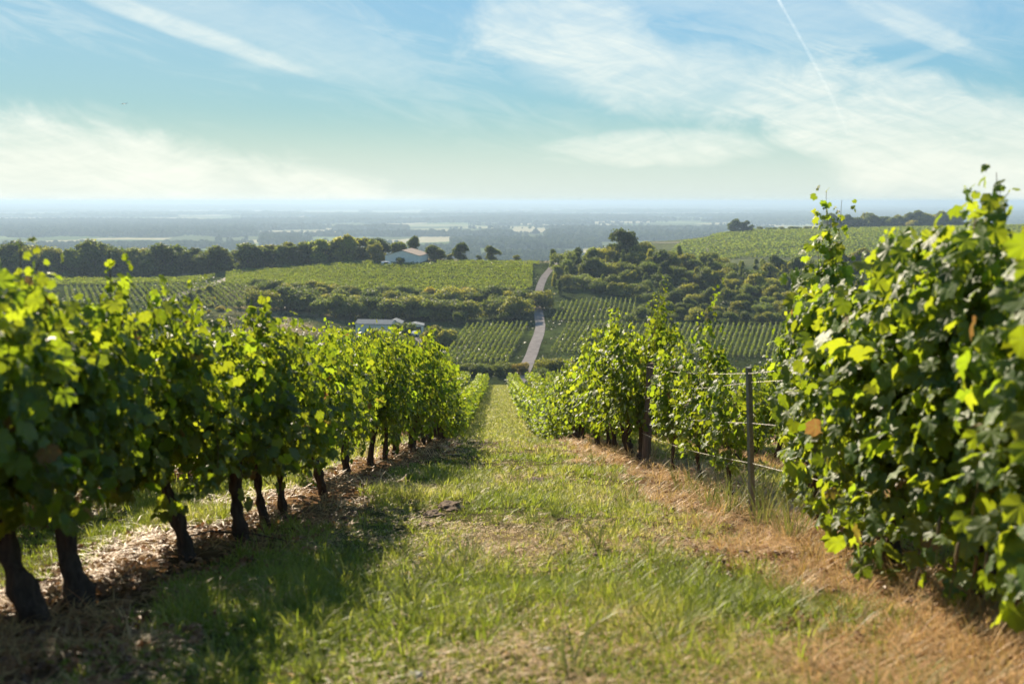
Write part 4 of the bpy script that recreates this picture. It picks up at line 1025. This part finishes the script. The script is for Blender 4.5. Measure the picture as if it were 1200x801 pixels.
# dry thatch sprinkled through the alley
x, y = sample_ground(60000, 2.0, 34, r_); u, st = side_strip(x, y); dry = fbm(x * .9 + 4, y * .55, 40, 4)
k = (u < 1.7) & (dry + r_.uniform(-.18, .18, len(x)) > .46); x, y = x[k], y[k]; dd = np.maximum(1, y / 6)
V1, F1, a1 = blades(x, y, 5, r_.uniform(.03, .08, len(x)) * dd ** .3, .0036 * dd ** .8, .05 * dd ** .5, .5, r_.uniform(.3, .65, len(x)), r_, .8)
put('thatch', make_mesh('thatch', V1, F1, M_straw, a1, smooth=True), kind='stuff', label='dead grass thatch showing in the worn patches of the alley', category='dry grass')
# litter leaves
def litter(n, y0, y1, mask, size, seed, name, label, mat, tint=(0, 1)):
    r_ = np.random.default_rng(seed); x, y = sample_ground(n, y0, y1, r_); u, st = side_strip(x, y); k = mask(x, y, u, st, r_); x, y = x[k], y[k]; n = len(x)
    N_ = np.c_[np.zeros(n), np.zeros(n), np.ones(n)] + r_.normal(size=(n, 3)) * .35
    s_ = size * r_.uniform(.6, 1.3, n) * np.maximum(1, y / 9) ** .5
    tpl = LT_lo; T = tpl[0].copy(); T[:, 2] *= 3
    V, F_, at = scatter(T, tpl[1], np.c_[x, y, Z(x, y) + r_.uniform(.012, .05, n)], frames(N_, r_.normal(size=(n, 3))), s_, None, {'tint': r_.uniform(*tint, n), 'rnd': r_.uniform(0, 1, n)})
    put(name, make_mesh(name, V, F_, mat, at), kind='stuff', label=label, category='leaves')
litter(16000, 2, 30, lambda x, y, u, st, r: (st < .75) & (u > 1.0) & ((x < 0) | (r.uniform(0, 1, len(x)) < .6)), .062, 5, 'leaf_litter', 'crumpled brown fallen leaves under the vines', M_litter)
litter(5200, 2, 16, lambda x, y, u, st, r: (u < 1.9) & (fbm(x * 1.3, y * 1.3, 88, 3) + r.uniform(-.15, .15, len(x)) > .50), .036, 6, 'clover', 'small broad-leaved weeds low in the alley grass', M_grass, (.15, .5))
litter(700, 2.2, 14, lambda x, y, u, st, r: (u < 1.6), .028, 8, 'pale_leaf_bits', 'tiny pale dead leaf bits scattered in the alley grass', M_straw, (.5, .75))
# taller weeds by the steel post and grass tufts
def weeds(x, y, n, h, label, group=None, tint=.1, name='weed_clump', spread=.12):
    r_ = np.random.default_rng(int(x * 100 + y * 1000) & 0xffff)
    cx = np.zeros(3) + x; cy = np.zeros(3) + y
    V, F_, at = blades(cx, cy, n // 3, np.full(3, h), np.full(3, .007), np.full(3, spread), .28, np.full(3, tint), r_)
    b = np.array([x, y, z1(x, y)])
    put(name, make_mesh(name, V - b, F_, M_stalk, at, smooth=True), None, tuple(b), label=label, category='weeds', group=group)
for x, y, h, lab in ((row_x(8.2, 1) - .18, 8.2, .62, 'tall green weeds growing in front of the steel post'), (row_x(8.9, 1) - .3, 8.9, .55, 'tuft of tall weeds left of the steel post'), (row_x(9.5, 1) + .1, 9.5, .7, 'tall weeds behind the steel post'),
                 (row_x(7.5, 1) - .15, 7.5, .6, 'tall weeds under the leaves right of the steel post'), (row_x(11, 1) - .3, 11, .5, 'yellow-green weeds in the gap between the posts')):
    weeds(x, y, 66, h, lab, tint=.1)
for px, py in ((850, 560), (835, 590), (715, 560), (700, 540), (735, 585)):
    x, y = ground_px(px, py); weeds(x, y, 54, .28 if px < 800 else .4, 'bright green grass tuft rising from the straw edge of the right row', 'green tufts at the right straw edge', .0, 'grass_tuft')
for px, py in ((120, 625), (30, 640), (8, 670)):
    x, y = ground_px(px, py); weeds(x - .8, y + .6, 90, .5, 'green weeds beyond the trunks of the left row', 'weeds beyond the left row', .02)
# seed-headed grasses, right foreground
for i, (px, py, h) in enumerate(((1090, 735, .42), (1105, 745, .36), (1128, 740, .30), (1150, 760, .34), (1175, 765, .38), (1185, 770, .28), (1060, 742, .24))):
    x, y = ground_px(px, py); a_ = random.uniform(-.25, .25)
    o = empty('foxtail_grass', (x, y, z1(x, y)), 'tall dry seed-headed grass stalk in front of the right-edge vine', 'grass stalk', 'seed-headed stalks at the lower right', random.uniform(0, 6))
    top = (a_ * h * .6, .03, h); mb = MB(); mb.tube([(0, 0, -.02), (a_ * h * .2, .01, h * .5), top], [.0025, .002, .0015], 5)
    put('stem', mb.mesh('stem', M_cane), o)
    mb = MB(); mb.tube([(top[0], top[1], h - .01), (top[0] + a_ * .02, .03, h + .03), (top[0] + a_ * .05, .035, h + .08), (top[0] + a_ * .07, .04, h + .11)], [.003, .009, .008, .002], 8, .2, i)
    put('seed_head', mb.mesh('seed_head', M_cane, True), o)
# clods, stones, twigs
def lump(name, x, y, r, mat, label, cat, flat=.5, seed=0, group=None):
    V = I2[0].copy() if False else ico(3)[0]; F_ = ico(3)[1]; r_ = np.random.default_rng(seed)
    d = 1 + (vn(V[:, 0] * 2.5 + seed, V[:, 1] * 2.5 + V[:, 2] * 3, seed) - .5) * .8 + (vn(V[:, 0] * 7, V[:, 1] * 7 + V[:, 2] * 6, seed + 2) - .5) * .35
    V = V * d[:, None] * r * [1, 1, flat]
    put(name, make_mesh(name, V, F_, mat, smooth=False), None, (x, y, z1(x, y) + r * flat * .25), label=label, category=cat, group=group)
for i, (px, py, r, lab) in enumerate(((528, 592, .13, 'dark clump of turned earth in the alley at the edge of the row shadow'), (508, 600, .09, 'smaller earth clump left of the main one'), (632, 562, .13, 'brown earth clump in the middle of the alley'), (655, 568, .09, 'low earth clump right of the middle one'), (500, 612, .07, 'crumbled clod below the turned earth'))):
    x, y = ground_px(px, py); lump('earth_clod', x, y, r, M_soil, lab, 'clod', .38, i)
rc = random.Random(3)
for i in range(26):
    y = rc.uniform(3.3, 14); x = rc.uniform(-1.5, 1.2); lump('earth_clod', x, y, rc.uniform(.018, .05), M_soil, 'small crumb of dry earth lying in the alley grass', 'clod', .55, 60 + i, 'small earth crumbs in the alley')
for i in range(34):
    y = rc.uniform(3.4, 13); x = rc.uniform(-1.3, 1.4)
    weeds(x, y, 36, rc.uniform(.12, .26), 'taller tuft of bright green grass standing in the alley', 'tall tufts of the alley', 0.0, 'grass_tuft', .05)
for i, (px, py, r, lab) in enumerate(((487, 788, .030, 'pale round stone at the bottom edge of the alley grass'), (1012, 752, .03, 'flat pale stone in the straw at lower right'), (668, 628, .02, 'tiny white stone in the grass'), (735, 655, .022, 'white pebble in the grass right of the alley centre'), (640, 758, .02, 'small pale pebble low in the alley'))):
    x, y = ground_px(px, py); lump('stone', x, y, r, M_stone, lab, 'stone', .5, 20 + i)
x, y = ground_px(272, 634); mb = MB(); mb.tube([(-.42, .05, .02), (-.15, .0, .10), (.15, -.02, .09), (.4, .03, .015)], [.006, .006, .005, .003], 7, .15, 2)
put('fallen_branch', mb.mesh('fallen_branch', M_bark, True), None, (x, y, z1(x, y)), label='thin arched dead branch lying at the edge of the left row shadow', category='branch')


r_ = np.random.default_rng(55); n = 60000
y = np.sqrt(r_.uniform(200 ** 2, 470 ** 2, n)); x = r_.uniform(-.55, .55, n) * y
k = (fbm(x / 9, y / 9, 91, 4) + r_.uniform(-.1, .1, n) > .48)
rx = np.interp(y, [p[1] for p in road_pts], [p[0] for p in road_pts]); k &= np.abs(x - rx) > 2.0
x, y = x[k], y[k]; n = len(x)
V, F_, at = scatter(LQ, LQF, np.c_[x, y, Z(x, y) + .12], frames(np.c_[np.zeros(n), np.zeros(n), np.ones(n)] + r_.normal(size=(n, 3)) * .6, r_.normal(size=(n, 3))), r_.uniform(.3, .8, n), iattr={'tint': r_.uniform(0, .75, n), 'rnd': r_.uniform(0, 1, n)})
put('rough_grass', make_mesh('rough_grass', V, F_, M_rough, at), kind='stuff', label='rough tussocky grass on the valley verges and banks', category='grass')
# ------------------------------------------------------------------ haze
m_, t = material('haze_air')
vol = t.node('ShaderNodeVolumePrincipled', {'Color': (.41, .545, .72), 'Density': 1.8e-4, 'Anisotropy': .25})
t.l.new(vol.outputs[0], t.node('ShaderNodeOutputMaterial').inputs['Volume'])
gmin = float(GZ.min()) - 1; gmax = max(float(GZ.max()) + 2, 12); print('haze top', gmax)
put('haze', MB().box(-38000, 38000, -38000, 38000, gmin, gmax).mesh('haze', m_), kind='stuff', label='pale blue summer haze over the plain', category='haze')
# ------------------------------------------------------------------ contrail and aircraft, above the haze
m_, t = material('vapour')
v = t.node('ShaderNodeTexCoord').outputs['Object']
n_ = t.noise(v, .012, 5, .6)
lw = t.node('ShaderNodeLayerWeight', {0: .5}).outputs['Facing']
fac = t.m('MULTIPLY', t.rng(lw, .0, .85, 0.22, 0, True), t.rng(n_, .35, .65, .35, 1))
tr = t.node('ShaderNodeBsdfTransparent'); df = t.node('ShaderNodeBsdfTranslucent', {0: (.95, .95, .93)})
finish(t, t.node('ShaderNodeMixShader', {0: fac, 1: tr.outputs[0], 2: df.outputs[0]}).outputs[0])
def sky_pt(px, py, dist):
    up = (400.5 - py) / FPX; D = Vector(((px - 600) / FPX, math.cos(PITCH) + up * math.sin(PITCH), -math.sin(PITCH) + up * math.cos(PITCH))).normalized()
    return Vector((0, 0, CH)) + D * dist
A_, B_ = sky_pt(908, -12, 9000), sky_pt(1000, 168, 14000); pts = []
for i in range(25):
    f = i / 24; p = A_.lerp(B_, f); p += Vector((1, 0, 0)) * 40 * math.sin(f * 3.0); pts.append(p - A_)
put('contrail', MB().tube(pts, [(16 + 30 * (i / 24) + 4 * math.sin(i * 1.9)) * min(1, (24 - i) / 5) + .3 for i in range(25)], 12).mesh('contrail', m_, True), None, A_, kind='stuff', label='thin white contrail crossing the upper right sky', category='contrail')
p = sky_pt(145, 118, 3000); mb = MB()
mb.tube([(-7, 0, 0), (-5, 0, .2), (5, 0, .2), (7, 0, 1)], [.4, 1.0, .9, .3], 8)
o = empty('airplane', p, 'tiny pale airplane in the blue above the left cloud bank', 'airplane')
put('fuselage', mb.mesh('fuselage', M_white, True), o)
put('wing', MB().box(-1.5, 1.5, -8, 8, -.1, .15).mesh('wing', M_white), o)
put('tail_fin', MB().box(7, 8.8, -.1, .1, .8, 3.2).mesh('tail_fin', M_white), o)
